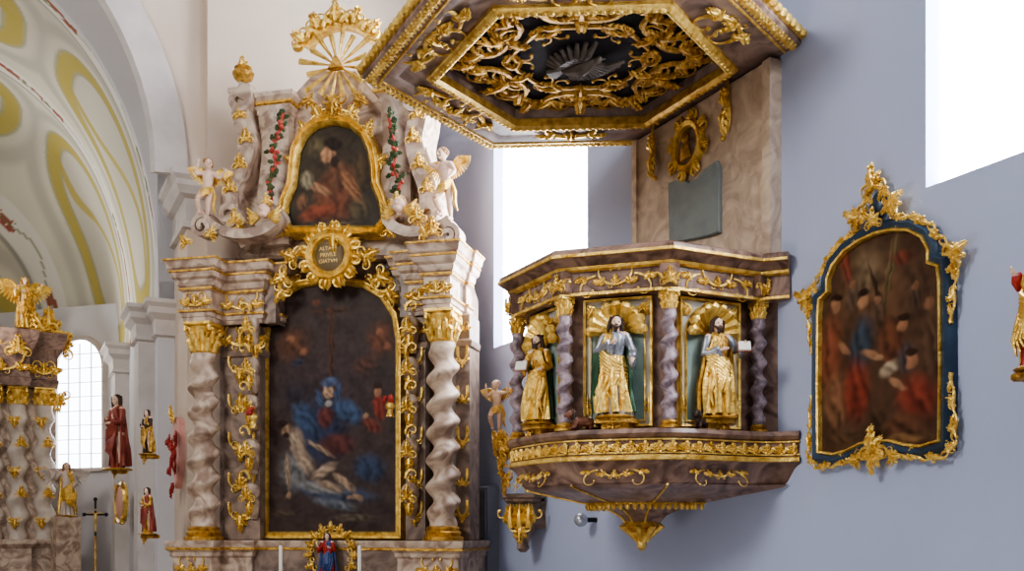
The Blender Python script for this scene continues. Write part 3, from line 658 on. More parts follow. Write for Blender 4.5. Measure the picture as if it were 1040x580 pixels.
# glory: flat separate rays, compact carved crown above
gx,gz=axz(342,66,-.22)
for k in range(16):
    an=2*PI*k/16+PI/16; L=.38 if k%2 else .30; w=.03; c,s_=math.cos(an),math.sin(an); mb=MB()
    P0=Vector((gx+c*.05,-.2,gz+s_*.05)); P1=Vector((gx+c*L,-.22,gz+s_*L)); n_=Vector((-s_,0,c))
    mb.loft([[tuple(P0-n_*.006),tuple(P0+Vector((0,-.015,0))),tuple(P0+n_*.006),tuple(P0+Vector((0,.01,0)))],[tuple(P1-n_*w),tuple(P1+Vector((0,-.018,0))),tuple(P1+n_*w),tuple(P1+Vector((0,.01,0)))]])
    mb.build('ray',GOLD,AL)
mb=MB()
mb.prism([(gx+.47*math.cos(R(34+112*k/20)),gz+.47*math.sin(R(34+112*k/20))) for k in range(21)]+[(gx+.35*math.cos(R(146-112*k/20)),gz+.35*math.sin(R(146-112*k/20))) for k in range(21)],-.21,-.12)
for k in range(11):
    an=R(30+120*k/10); mb.ell((gx+.45*math.cos(an),-.2,gz+.44*math.sin(an)),(.06,.035,.05),10,7)
for k in range(5):
    an=R(38+104*k/4); mb.leaf(gx+.4*math.cos(an),gz+.4*math.sin(an),an,.15,.09,-.24); mb.curl(gx+.38*math.cos(an+.12),gz+.38*math.sin(an+.12),an+1.0,.2,-1,-8,.022,-.25); mb.curl(gx+.38*math.cos(an-.12),gz+.38*math.sin(an-.12),an-1.0,.2,1,8,.022,-.25)
mb.cluster(gx,gz+.44,.17,PI/2,-.24,1)
mb.build('glory_crown',GOLD,AL)
for px,py,s,an in ((341,104,.2,-90),(318,104,.15,200),(364,104,.15,-20)):
    mb=MB(); x,z=axz(px,py,-.2); mb.cluster(x,z,s,R(an),-.24,1); mb.build('glory_spray',GOLD2,AL)
mb=MB(); mb.prism([(gx-.075,gz-.045),(gx+.075,gz-.045),(gx,gz+.085)],-.27,-.2,.01); mb.build('triangle',GOLD2,AL)
for px,py in ((268,214),(405,208)):
    c=a(px,py,-.42); mb=MB(); mb.ell(c,(.06,.06,.07),12,8); mb.tube([c+Vector((0,-.05,.01)),c+Vector((0,-.075,-.01))],[.01,.015],6); mb.ell(c+Vector((0,-.03,-.04)),(.04,.04,.035)); h=mb.build('cherub_head',FLESH,AL)
    for g in (-1,1):
        q=MB()
        for k in range(4): q.tube([c+Vector((g*.05,0,-.05)),c+Vector((g*(.12),-.01,-.02-.03*k)),c+Vector((g*.17,0,.04-.045*k))],[.02,.026,.006],6)
        q.build('wing',GOLD,h)
    q=MB(); q.ell(c+Vector((0,.02,.03)),(.065,.06,.06),10,6); q.build('hair',HAIRB,h)
c=a(246,92,-.08); 
mb=MB(); mb.box(c.x-.1,c.x+.14,-.18,.1,c.z-.06,c.z+.0,.01); mb.build('gable_ledge',MARB,AL)
t=thing('urn_finial','gilded urn on the upper left scroll of the tall side altar','urn',FA,(c.x,-.06,c.z+.002))
mb=MB(); mb.lathe([(.06,0),(.065,.02),(.03,.05),(.035,.07),(.09,.12),(.105,.17),(.07,.2),(.085,.22)],0,0,16); mb.build('urn_body',GOLD2,t)
mb=MB(); mb.cluster(0,.22,.14,PI/2,0,1); mb.build('flame',GOLD,t)
c=a(207,224,-.38)
putto('cherub_statue','winged naked cherub raising one arm on the left scroll of the side altar',FA,(c.x,-.38,c.z+.01),.58,.25,dict(elR=(-.2,-.02,.7),haR=(-.16,-.05,.88),elL=(.2,-.05,.66),haL=(.28,-.1,.76)),.4,lean=.1,span=.28)
c=a(454,224,-.38)
putto('cherub_statue','winged cherub with gold sash standing on the right broken pediment under the canopy',FA,(c.x,-.38,c.z+.0),.66,-.2,dict(elR=(-.19,-.04,.78),haR=(-.22,-.06,.95),elL=(.17,-.03,.62),haL=(.12,-.12,.52)),-.3,lean=-.06,span=.26)
c=a(332,590,-.45)
g0=saint('altar_statuette','small figure in red and blue before a gold wreath at the altar foot',FA,(c.x,-.44,1.15),.44,0,REDC,BLUEC,HAIR,dict(haR=(-.16,-.1,.72),haL=(.1,-.12,.7)),.2)
mb=MB()
for k in range(16):
    an=2*PI*k/16; mb.cluster(.19*math.cos(an),.24+.22*math.sin(an),.1,an,.08)
mb.build('wreath',GOLD,g0)
for px,nm in ((285,'white candle in gold holder left of the red statuette'),(365,'white candle in gold holder right of the red statuette')):
    c=a(px,560,-.7); t=thing('candlestick',nm,'candle',FA,(c.x,-.7,1.01))
    mb=MB(); mb.lathe([(.05,0),(.055,.015),(.02,.04),(.016,.14),(.03,.17),(.035,.2),(.012,.21)],0,0,14); mb.build('holder',GOLD2,t)
    mb=MB(); mb.lathe([(.016,.2),(.016,.46),(.01,.47)],0,0,12); mb.build('candle',WHITE,t)
mb=MB(); mb.box(-1.0,1.0,-1.0,-.3,0,1.0,.02); mb.build('altar_table',MARBD,AL)
# ================================================================== PULPIT
PU=thing('pulpit','octagonal marble pulpit with twisted columns and gilded carving hung on the wall','pulpit',FW,(0,0,0))
PP=[(-.72,0),(-.57,-.12),(-.57,-.77),(-.13,-1.21),(.49,-1.21),(.93,-.77),(.93,-.12),(1.08,0)]
z0,z1=2.195,2.985
mb=MB(); mb.sweep(PP,[(-.07,z0-.1),(-.07,z1+.05),(-.11,z1+.05),(-.11,z0-.1)]); mb.build('body',MAUVE,PU,False)
mb=MB(); mb.slab([(x*.92+.012,y*.92) for x,y in PP],z0-.03,z0); mb.build('pulpit_floor',MAUVE,PU,False)
mb=MB(); mb.sweep(PP,[(-.1,z1),(.03,z1),(.03,z1+.02),(.02,z1+.03),(.02,z1+.14),(.05,z1+.16),(.07,z1+.19),(.11,z1+.21),(.11,z1+.25),(.09,z1+.265),(-.12,z1+.265),(-.12,z1)]); mb.build('cornice',MAUVE,PU,True,30)
for pr in ([(.11,z1+.21),(.12,z1+.212),(.12,z1+.228),(.11,z1+.23)],[(.03,z1+.0),(.042,z1+.002),(.042,z1+.018),(.03,z1+.02)],[(.03,z1+.142),(.055,z1+.15),(.065,z1+.165),(.04,z1+.16)]):
    mb=MB(); mb.sweep(PP,pr); mb.build('cornice_gilding',GOLD,PU)
def rounded(P,r):
    out=[P[0]]
    for i in range(1,len(P)-1):
        p=Vector(P[i]); a_=(Vector(P[i-1])-p); b_=(Vector(P[i+1])-p); ra=min(r,a_.length*.45); rb=min(r,b_.length*.45)
        s0=p+a_.normalized()*ra; s1=p+b_.normalized()*rb
        for k in range(5):
            t=k/4; out.append(tuple(s0*(1-t)**2+p*2*t*(1-t)+s1*t*t))
    return out+[P[-1]]
PR=rounded([(-.80,0),(-.66,-.12),(-.66,-.8),(-.17,-1.27),(.53,-1.27),(1.0,-.8),(1.0,-.12),(1.16,0)],.22)
mb=MB(); mb.sweep(PR,[(-.2,z0),(.0,z0),(.025,z0-.005),(.035,z0-.03),(.015,z0-.05),(.0,z0-.055),(.0,z0-.15),(.015,z0-.155),(.02,z0-.185),(-.005,z0-.2),(-.025,z0-.22),(-.065,z0-.3),(-.085,z0-.32),(-.24,z0-.33)]); mb.build('ledge',MAUVE,PU,True,30)
def facet(i):
    p,q=Vector(PP[i]),Vector(PP[i+1]); d=(q-p); L=d.length; d.normalize(); m=(p+q)/2
    return Matrix(((d.x,-d.y,0,m.x),(d.y,d.x,0,m.y),(0,0,1,0),(0,0,0,1))),L
mb=MB(); mb.sweep(PR,[(.015,z0-.153),(.03,z0-.16),(.03,z0-.18),(.015,z0-.187)]); mb.build('ledge_moulding',GOLD,PU)
mb=MB(); mb.sweep(PR,[(.0,z0-.058),(.013,z0-.06),(.013,z0-.068),(.0,z0-.07)]); mb.build('ledge_moulding',GOLD,PU)
acc=0; mb=MB()
for i in range(len(PR)-1):
    A_,B_=Vector(PR[i]),Vector(PR[i+1]); d=(B_-A_); L=d.length; d.normalize(); t=(.08-acc)%.08
    while t<L:
        c=A_+d*t; mb.M=Matrix(((d.x,-d.y,0,c.x),(d.y,d.x,0,c.y),(0,0,1,0),(0,0,0,1)))
        mb.curl(-.03,z0-.13,PI/2*.7,.13,-1,-7,.012,-.006); mb.ell((.03,-.01,z0-.085),(.014,.012,.014),6,4); mb.leaf(-.02,z0-.1,R(-30),.06,.03,-.006); mb.leaf(.02,z0-.125,R(60),.05,.026,-.006)
        t+=.08
    acc=(acc+L)%.08
mb.M=Matrix.Identity(4); mb.sweep(PR,[(-.002,z0-.145),(.006,z0-.145),(.006,z0-.135),(-.002,z0-.135)]); mb.build('ledge_gilding',GOLD,PU)
for i in range(1,6):
    M,L=facet(i); mb=MB(); mb.M=M@Matrix.Translation((0,-.045,z0-.255))@Matrix.Rotation(R(-28),4,'X')
    mb.frieze(-L*.3,L*.3,0,.075,0); mb.build('lower_gilding',GOLD,PU)
cx,cy=.2,-.47
PRI=[(cx+(x-cx)*.93,cy+(y-cy)*.93) if y<-.01 else (cx+(x-cx)*.93,y) for x,y in PR]
def bowl(s,z,P=None): return [(cx+(x-cx)*s,cy+(y-cy)*s,z) for x,y in (P or PRI)]
prof=[(.98,z0-.315),(.94,z0-.33),(.8,z0-.355),(.62,z0-.385),(.44,z0-.415),(.28,z0-.45),(.18,z0-.49),(.13,z0-.54)]
mb=MB(); mb.loft([bowl(s,z) for s,z in prof]); mb.build('bowl',MAUVE,PU,True,25)
mb=MB()
for i in (8,13,18,23):
    pts=[bowl(s,z-.004)[i] for s,z in prof]; mb.tube(pts,[.007]*len(pts),6)
rg=bowl(.45,z0-.416)
mb.tube(rg,.008,6)
for i in range(len(rg)-1):
    A_,B_=Vector(rg[i]),Vector(rg[i+1]); n=max(1,int((B_-A_).length/.04))
    for k in range(n):
        c=A_.lerp(B_,(k+.5)/n); mb.ell(c+Vector((0,0,-.014)),(.018,.018,.03),6,4)
mb.build('bowl_gilding',GOLD,PU)
mb=MB(); zz=z0-.53
mb.lathe([(.11,zz),(.12,zz-.02),(.07,zz-.04),(.09,zz-.07),(.05,zz-.1),(.04,zz-.12),(.03,zz-.15),(.035,zz-.165),(.008,zz-.19)],cx,cy,14)
for k in range(8):
    an=2*PI*k/8; c,s_=math.cos(an),math.sin(an)
    mb.tube([(cx+c*.09,cy+s_*.09,zz+.0),(cx+c*.13,cy+s_*.13,zz-.03),(cx+c*.07,cy+s_*.07,zz-.08),(cx+c*.03,cy+s_*.03,zz-.13)],[.016,.024,.018,.01],6)
mb.build('pendant',GOLD,PU)
for i in (1,2,3,4,5,6):
    x,y=PP[i]; cm=MB(); cm.twist(x,y,z0+.05,z1-.1,.041,.014,5.4,.95,16); col=cm.build('twisted_column',MAUVEC,PU,True,80)
    q=MB(); q.capital(x,y,z1-.11,.11,.036); q.build('capital',GOLD,col)
    q=MB(); q.lathe([(.06,z0),(.06,z0+.015),(.045,z0+.022),(.05,z0+.035),(.038,z0+.05)],x,y,16); q.build('column_base',GOLD2,col)
    d=Vector((x-.18,y+.3)).normalized(); rz=math.atan2(d.x,-d.y)
    q=MB(); q.M=Matrix.Translation((x,y,0))@Matrix.Rotation(rz,4,'Z')
    q.box(-.055,.055,-.055,.03,z1+.02,z1+.15); fb=q.build('frieze_block',MAUVE,PU)
    q=MB(); q.M=Matrix.Translation((x,y,0))@Matrix.Rotation(rz,4,'Z'); q.cluster(0,z1+.05,.095,PI/2,-.062,1); q.curl(-.04,z1+.05,R(100),.1,1,6,.012,-.06); q.curl(.04,z1+.05,R(80),.1,-1,-6,.012,-.06); q.build('block_carving',GOLD,fb)
for i in (1,2,3,4,5):
    M,L=facet(i); w=L*.5-.115
    q=MB(); q.M=M; q.box(-w,w,.055,.08,z0+.03,z1-.01,.004); pn=q.build('niche_panel',NICHEW,PU)
    ww=w*.8; ar=[(-ww,z0+.06),(ww,z0+.06)]+[(ww*math.cos(PI*k/12),z1-.22+ww*.95*math.sin(PI*k/12)) for k in range(13)]
    q=MB(); q.M=M; q.prism(ar,.048,.056); q.build('niche_back',TEAL,pn)
    q=MB(); q.M=M; q.sweep(ar,[(0,.055),(0,.04),(.008,.038),(.01,.055)],'wall',True)
    q.sweep([(-w,z0+.03),(w,z0+.03),(w,z1-.02),(-w,z1-.02)],[(-.004,.06),(-.004,.035),(.008,.03),(.012,.035),(.012,.07)],'wall',True)
    for g in (-1,1):
        q.curl(g*(w-.02),z1-.05,PI/2+g*PI/2+.0,.14,g*2,g*8,.01,.045); q.cluster(g*(w-.045),z1-.07,.07,R(-90)+g*.5,.045,1)
        q.leaf(g*(w-.012),z0+.1,PI/2,.12,.03,.05)
    q.build('niche_frame',GOLD,pn)
    q=MB(); q.M=M; q.shell(0,z1-.215,.178,.04,9,-.15,PI+.15,.3); q.build('niche_shell',GOLD,pn)
    q=MB(); q.M=M; q.slab([(-.13,.06),(-.11,-.06),(-.05,-.1),(.05,-.1),(.11,-.06),(.13,.06)],z0+.035,z0+.06); q.slab([(-.1,.06),(-.08,-.04),(0,-.07),(.08,-.04),(.1,.06)],z0,z0+.035); q.cluster(0,z0+.02,.07,-PI/2,-.075); q.build('statue_bracket',GOLD2,pn)
    q=MB(); q.M=M; q.frieze(-L/2+.09,L/2-.09,z1+.085,.095,-.022,1.1); q.build('frieze_carving',GOLD,PU)
def onfacet(i,x,y,z):
    M,L=facet(i); p=M@Vector((x,y,z)); d=M.to_euler().z; return p,d
GG='saint statues in the pulpit niches'
p,d=onfacet(3,.03,-.03,z0+.062)
s1=saint('saint_statue','bearded saint statue in green cloak in the narrowest, leftmost pulpit niche',FW,p,.56,d+R(30),GOLD2,GREENC,HAIR,dict(haR=(-.12,-.12,.66),haL=(.12,-.12,.6)),-.1,True,None,GG,ph=1,skirt=GOLD,tilt=-.1,slim=.85)
p,d=onfacet(4,0,-.03,z0+.062)
s2=saint('saint_statue','saint statue with one arm across the chest, green mantle, middle pulpit niche',FW,p,.6,d,SILV,GREENC,HAIR,dict(chest=(.01,0,.73),nb=(.01,0,.82),head=(.015,-.015,.925),elR=(-.17,-.03,.65),haR=(.0,-.12,.72),elL=(.17,0,.64),haL=(.19,-.1,.56)),.3,True,None,GG,ph=2,side=-1,skirt=GOLD,sl=SILV,tilt=.15)
q=MB()
for k in range(4):
    q.tube([((-.10-.02*k)*.6,.02,.8*.6),((-.15-.012*k)*.6,-.02,.62*.6),((-.17-.01*k)*.6,-.03+.01*k,.4*.6),((-.19-.008*k)*.6,-.02,.16*.6)],[.012,.02,.022,.014],7)
q.build('hanging_cloak',GREENC,s2)
p,d=onfacet(5,0,-.03,z0+.062)
s3=saint('saint_statue','saint statue in all gold robe holding a page, right pulpit niche',FW,p,.6,d-R(12),GOLD2,GOLD2,HAIR,dict(chest=(-.01,0,.73),nb=(-.01,0,.82),head=(-.015,-.015,.925),elL=(.18,-.02,.68),haL=(.2,-.12,.72),haR=(-.02,-.14,.66)),.15,True,None,GG,ph=.5,side=-1,skirt=GOLD,sl=SILV,tilt=.1)
for s_,x,y,z,an in ((s1,-.06,-.1,.36,.2),(s3,.12,-.1,.42,-.3)):
    q=MB(); q.M=Matrix.Translation((x,y,z))@Matrix.Rotation(an,4,'Z')@Matrix.Rotation(R(-25),4,'X')
    q.box(-.035,.035,-.008,.008,-.03,.03,.002); bk=q.build('book',WHITE,s_); 
    q2=MB(); q2.M=q.M; q2.box(-.038,.038,.008,.013,-.033,.033,.002); q2.build('book_cover',REDC,bk)
def beast(name,label,p,d,k,m):
    t=thing(name,label,'animal statue',FW,p,d); mb=MB()
    mb.tube([(-.06*k,0,.035*k),(-.02*k,0,.045*k),(.03*k,0,.045*k),(.055*k,0,.06*k)],[.026*k,.03*k,.028*k,.022*k],8)
    mb.ell((.075*k,0,.082*k),(.026*k,.02*k,.022*k)); mb.ell((.1*k,0,.075*k),(.014*k,.011*k,.01*k))
    for g in (-1,1):
        mb.tube([(.04*k,g*.016*k,.04*k),(.05*k,g*.018*k,.012*k),(.075*k,g*.018*k,.006*k)],[.012*k,.009*k,.007*k],6)
        mb.tube([(-.05*k,g*.02*k,.035*k),(-.03*k,g*.026*k,.03*k),(-.052*k,g*.024*k,.01*k),(-.03*k,g*.024*k,.006*k)],[.017*k,.016*k,.008*k,.007*k],6)
        mb.ell((.066*k,g*.016*k,.102*k),(.006*k,.005*k,.008*k),6,4)
    mb.tube([(-.08*k,0,.03*k),(-.11*k,.01*k,.02*k),(-.12*k,.01*k,.05*k)],[.006*k,.005*k,.008*k],6)
    b=mb.build('body',m,t,True,180); md=b.modifiers.new('merge','REMESH'); md.mode='VOXEL'; md.voxel_size=.0035*k; md.use_smooth_shade=True
    q=MB()
    for j in range(14):
        an=2*PI*j/14; q.ell((.055*k,math.cos(an)*.022*k,.08*k+math.sin(an)*.026*k),(.012*k,.01*k,.01*k),6,4)
    q.build('mane',HAIR,t)
p,d=onfacet(4,-.19,-.05,z0+.002); beast('lion_statuette','small brown crouching lion at the left foot of the middle saint',p,d+R(215),1.05,LION)
p,d=onfacet(5,-.15,-.06,z0+.002); beast('ox_statuette','small dark beast at the left foot of the right hand saint',p,d+R(215),.9,HAIR)
# ------------------------------------------------------------------ backboard
BB=thing('pulpit_backboard','warm beige marble back panel between pulpit and canopy','panel',FW,(0,0,0))
mb=MB(); mb.box(-.46,.97,-.07,-.0,3.255,4.45,.01); mb.build('board',BACKM,BB)
for (p0,p1) in ((-.5,-.44),(.93,1.0)): mb=MB(); mb.box(p0,p1,-.09,0,3.255,4.45,.01); mb.build('edge_strip',BACKM,BB)
def wpoly(pts,y): return [FW.xz(p,q,y) for p,q in pts]
pq=[(679,186),(693,180),(700,186),(710,180),(716,172),(728,163),(731,170),(731,236),(720,240),(690,246),(680,246)]
mb=MB(); mb.prism(wpoly(pq,-.09),-.1,-.07,.01); pl_=mb.build('plaque',PLAQ,BB)
x,z=FW.xz(697,148,-.1)
mb=MB(); mb.sweep([(x+.14*math.cos(2*PI*k/28),z+.15*math.sin(2*PI*k/28)) for k in range(28)],[(-.03,-.08),(-.02,-.11),(.01,-.12),(.03,-.07)],'wall',True)
for k in range(8): an=2*PI*k/8+.39; mb.curl(x+.16*math.cos(an),z+.17*math.sin(an),an-.8,.12,1,8,.016,-.09); mb.leaf(x+.15*math.cos(an+.2),z+.16*math.sin(an+.2),an+.2,.08,.05,-.09)
md_=mb.build('medallion_frame',GOLD,BB)
q=MB(); q.ell((x,-.07,z),(.12,.03,.13),24,8); q.build('medallion_field',MARBD,md_)
q=MB(); q.tube([(x,-.1,z-.09),(x,-.11,z-.02),(x+.01,-.1,z+.02)],[.06,.04,.02],8,.5); q.ell((x,-.11,z+.05),(.028,.025,.035),8,6); q.cluster(x,z-.09,.06,PI/2,-.1); q.build('medallion_relief',GOLD2,md_)
for px,py,g in ((664,158,-1),(738,112,1)):
    mb=MB(); x,z=FW.xz(px,py,-.09); mb.curl(x,z+.1,-PI/2,.3,g*2,-g*5,.022,-.09); mb.curl(x,z+.08,PI/2,.2,-g*2,g*8,.018,-.09); mb.leaf(x,z,-PI/2,.16,.08,-.1); mb.leaf(x,z+.03,PI/2,.12,.07,-.1)
    mb.build('side_scroll',GOLD,BB)
# ------------------------------------------------------------------ canopy
CA=thing('pulpit_canopy','large hexagonal sounding board above the pulpit with gilded scrolls underneath','canopy',FW,(0,0,0))
cx,cy,RR=.27,-.97,1.38; zc=4.45
def hx(r):
    return [(cx+r*math.cos(R(t)),cy-r*math.sin(R(t))) for t in (-120,180,120,60,0,-60)]
OUT=[(cx-.82,0),(cx-RR,cy),(cx-RR/2,cy-RR*.866),(cx+RR/2,cy-RR*.866),(cx+RR,cy),(cx+.9,0)]
mb=MB(); mb.sweep(OUT,[(-.2,zc+.02),(-.14,zc),(-.12,zc-.0),(-.03,zc+.0),(0,zc+.02),(.0,zc+.04),(.015,zc+.05),(.015,zc+.075),(0,zc+.09),(-.12,zc+.13),(-.3,zc+.16)]); mb.build('cornice',CANM,CA,True,30)
inn=hx(.93)
mb=MB(); mb.loft([[(x,y,zc+.02) for x,y in OUT],[(x,y,zc+.02) for x,y in inn],[(x,y,zc+.12) for x,y in hx(.9)]],False)
mb.build('soffit',CANM,CA,False)
mb=MB(); mb.loft([[(x,y,zc+.12) for x,y in hx(.93)],[(x,y,zc+.14) for x,y in hx(.93)]]); mb.build('soffit_field',NAVY,CA,False)
def sh(P,k,z): return [(cx+(x-cx)*k,(cy+(y-cy)*k) if y<-.01 else y,z) for x,y in P]
mb=MB(); mb.loft([sh(OUT,.93,zc+.125),sh(OUT,.7,zc+.2),sh(OUT,.4,zc+.3),sh(OUT,.2,zc+.5)]); mb.build('canopy_roof',CANM,CA,False)
ic=hx(.93)
mb=MB(); mb.sweep(ic,[(-.03,zc+.05),(-.035,zc-.005),(-.01,zc-.025),(.02,zc-.018),(.035,zc+.0),(.035,zc+.02)],'plan',True)
for i in range(6):
    A_,B_=Vector(ic[i]),Vector(ic[(i+1)%6]); n=int((B_-A_).length/.045)
    for k in range(n):
        c=A_.lerp(B_,(k+.5)/n); mb.ell((c.x,c.y,zc-.02),(.016,.02,.013),6,4)
mb.build('inner_gilded_moulding',GOLD,CA)
mb=MB(); mb.sweep(OUT,[(-.11,zc+.01),(-.105,zc-.01),(-.095,zc-.01),(-.09,zc+.01)])
for i in range(5):
    A_,B_=Vector(OUT[i]),Vector(OUT[i+1]); n=int((B_-A_).length/.045)
    dd=(B_-A_).normalized(); nn=Vector((dd.y,-dd.x))
    for k in range(n):
        c=A_.lerp(B_,(k+.5)/n)-nn*.045; mb.ell((c.x,c.y,zc-.002),(.024,.024,.014),6,4)
        c2=A_.lerp(B_,k/n)-nn*.02; mb.ell((c2.x,c2.y,zc+.0),(.012,.012,.009),5,4); c2=A_.lerp(B_,k/n)-nn*.07; mb.ell((c2.x,c2.y,zc+.0),(.012,.012,.009),5,4)
mb.build('outer_gilded_moulding',GOLD,CA)
mb=MB(); mb.sweep(OUT,[(.0,zc+.04),(.02,zc+.045),(.03,zc+.065),(.02,zc+.085),(0,zc+.09)])
for i in range(5):
    A_,B_=Vector(OUT[i]),Vector(OUT[i+1]); n=int((B_-A_).length/.07); dd=(B_-A_).normalized(); nn=Vector((dd.y,-dd.x))
    for k in range(n):
        c=A_.lerp(B_,(k+.5)/n)+nn*.02; mb.ell((c.x,c.y,zc+.06),(.03,.03,.03),6,4)
mb.build('edge_gilding',GOLD,CA)
def down(x,y,ang,z):
    d=Vector((math.cos(ang),math.sin(ang),0)); e=Vector((-math.sin(ang),math.cos(ang),0))
    return Matrix(((d.x,0,e.x,x),(d.y,0,e.y,y),(0,1,0,z),(0,0,0,1)))
for i in range(5):
    A_,B_=Vector(OUT[i]),Vector(OUT[(i+1)%6]); Ai,Bi=Vector(ic[i]),Vector(ic[(i+1)%6]); nn=(B_-A_).normalized(); nn=Vector((nn.y,-nn.x))
    c=(A_+B_+Ai+Bi)/4-nn*.03; dd=(B_-A_); L=dd.length; mb=MB()
    mb.M=down(c.x,c.y,math.atan2(dd.y,dd.x),zc+.01)
    k=.26 if i in (1,2,3) else .18
    mb.frieze(-L*k,L*k,0,.2,0,.9); mb.build('soffit_carving',GOLD,CA)
for k in range(6):
    mb=MB(); mb.M=down(cx,cy,0,zc+.11)
    an=2*PI*k/6+PI/6; c,s_=math.cos(an),math.sin(an)
    mb.cluster(.56*c,.56*s_,.25,an,-.01,1,.8); mb.leaf(.52*c,.52*s_,an+PI,.17,.07,-.01)
    for g in (-1,1):
        mb.curl(.50*c,.50*s_,an+g*1.75,.62,-g*1.5,-g*9,.023,-.01,24)
        mb.curl(.62*c,.62*s_,an+g*1.2,.42,g*.6,g*9,.021,-.01,20)
        mb.curl(.40*c,.40*s_,an+g*1.3,.34,g*.6,g*9,.017,-.01,18)
        bx,by=.62*math.cos(an+g*.33),.62*math.sin(an+g*.33); mb.leaf(bx,by,an+g*.9,.18,.075,-.01); mb.leaf(bx,by,an-g*.5,.15,.06,-.01)
        bx,by=.44*math.cos(an+g*.3),.44*math.sin(an+g*.3); mb.leaf(bx,by,an+PI-g*.6,.13,.055,-.01); mb.leaf(bx,by,an+g*1.6,.13,.055,-.01)
    an2=an+PI/6; mb.cluster(.68*math.cos(an2),.68*math.sin(an2),.2,an2,-.01,1,.85)
    mb.build('scroll_wreath',GOLD2,CA)
dv=thing('dove','dark silver dove with spread wings under the middle of the canopy','bird figure',FW,(cx,cy,zc+.07),R(25))
mb=MB(); mb.tube([(-.15,0,0),(-.09,0,-.02),(0,0,-.03),(.08,0,-.02),(.11,0,-.01)],[.012,.03,.05,.035,.02],8); mb.ell((.13,0,-.01),(.03,.024,.024)); mb.tube([(.15,0,-.01),(.18,0,-.02)],[.01,.003],6)
mb.build('body',SILVD,dv)
for g in (-1,1):
    q=MB()
    for k in range(9):
        an=R(35+13*k); L=.22-.008*k
        q.tube([(.04-.012*k,g*.03,0),(.04-.012*k+math.cos(an)*L*.5,g*(.03+math.sin(an)*L*.6),-.02),(.04-.012*k+math.cos(an)*L,g*(.03+math.sin(an)*L),.01)],[.016,.024,.012],6)
    q.build('wing',SILVD,dv)
q=MB()
for k in range(5): an=R(160+10*k); q.tube([(-.12,0,0),(-.12+math.cos(an)*.12,math.sin(an)*.12,0)],[.01,.02],6)
q.build('tail',SILVD,dv)
# ================================================================== RIGHT PAINTING
RP=thing('framed_painting','dark religious painting in blue frame with gold rococo carving on the right wall','painting',FW,(1.785,0,0))
half=[(0,2.08),(.1,2.075),(.2,2.045),(.3,2.03),(.42,2.05),(.425,2.4),(.42,2.84),(.41,2.92),(.35,2.95),(.35,3.02),(.31,3.09),(.22,3.15),(.11,3.18)]
cp=half+[(0,3.19)]+[(-x,z) for x,z in half[:0:-1]]
mb=MB(); mb.sweep(cp,[(.008,-.03),(.01,-.055),(.035,-.065),(.055,-.045),(.062,-.03),(.062,0),(0,0)],'wall',True); mb.build('frame',BLUEF,RP)
mb=MB(); mb.sweep(cp,[(-.01,-.03),(-.008,-.06),(.002,-.065),(.01,-.05),(.01,-.03)],'wall',True); mb.build('inner_gilding',GOLD,RP)
def BW(px,py,rx,ry,an,c,so=.6):
    x,z=FW.xz(px,py,-.03); k=FW.sc(px,-.03); return (x-1.785,z,rx*k*1.3,ry*k,R(an),lin(c),so)
bl=[BW(895,300,60,60,0,(124,92,68),.9),BW(880,275,30,38,0,(140,122,96),.9),BW(858,262,8,54,14,(150,78,60),.7),BW(905,270,6,58,-14,(128,112,80),.7),BW(917,262,16,10,-14,(132,68,52),.7),BW(930,290,24,46,0,(96,72,56),.9),BW(892,300,3,50,20,(70,52,40),.6),
 BW(866,300,10,24,0,(116,98,84),.8),BW(866,290,5,6,0,(160,120,92),.6),BW(892,318,12,22,0,(110,88,72),.8),BW(892,305,5,6,0,(164,124,96),.6),BW(930,300,9,22,0,(92,72,60),.8),BW(930,290,5,6,0,(150,110,84),.6),
 BW(845,362,16,56,0,(146,86,62),.6),BW(849,312,7,9,0,(186,140,106),.5),BW(850,303,8,5,0,(54,38,28),.5),BW(850,408,17,38,0,(150,108,80),.6),BW(858,354,12,5,-40,(180,134,102),.6),
 BW(875,350,16,38,-8,(66,84,104),.6),BW(877,306,7,9,0,(194,148,112),.5),BW(877,297,8,5,0,(56,38,28),.5),BW(870,398,19,44,0,(150,66,50),.65),BW(886,360,17,6,-20,(188,144,112),.6),
 BW(906,350,16,40,10,(122,76,54),.6),BW(904,374,14,10,20,(190,176,154),.6),BW(893,362,7,4.5,0,(196,156,120),.6),BW(917,331,7,9,0,(180,130,98),.5),BW(917,322,8,5,0,(60,42,30),.5),BW(921,364,13,22,0,(88,80,88),.7),
 BW(932,404,29,32,-20,(148,66,50),.65),BW(926,367,8,10,0,(188,138,106),.5),BW(926,358,8,5,0,(70,48,34),.5),BW(911,390,15,5,-30,(188,144,112),.6),BW(922,432,34,17,0,(112,74,54),.7),BW(946,350,13,48,0,(108,82,64),.7),BW(944,308,7,9,0,(162,118,90),.6),BW(918,446,34,7,0,(140,108,72),.7),BW(860,444,30,8,0,(106,80,56),.8),BW(890,424,16,13,0,(86,64,48),.8)]
canvas('canvas',RP,cp,-.03,bl,lin((92,68,52)),130,200,.66,1.0,.12,(1.1,.98,.86))
for g in (-1,1):
    o_=1 if g<0 else -1
    for pts,w,oo in (([(g*.485,2.62),(g*.5,2.75),(g*.515,2.88),(g*.49,2.99),(g*.42,3.06),(g*.36,3.14),(g*.26,3.21),(g*.16,3.24),(g*.1,3.3),(g*.08,3.38),(g*.02,3.45)],.011,-o_),
                  ([(g*.485,2.38),(g*.495,2.25),(g*.51,2.12),(g*.5,2.02),(g*.42,1.965),(g*.3,1.97),(g*.2,1.985),(g*.1,2.0),(g*.02,2.03)],.011,o_)):
        mb=MB(); mb.rocaille(pts,w,-.045,oo); mb.build('rococo_scrollwork',GOLD,RP)
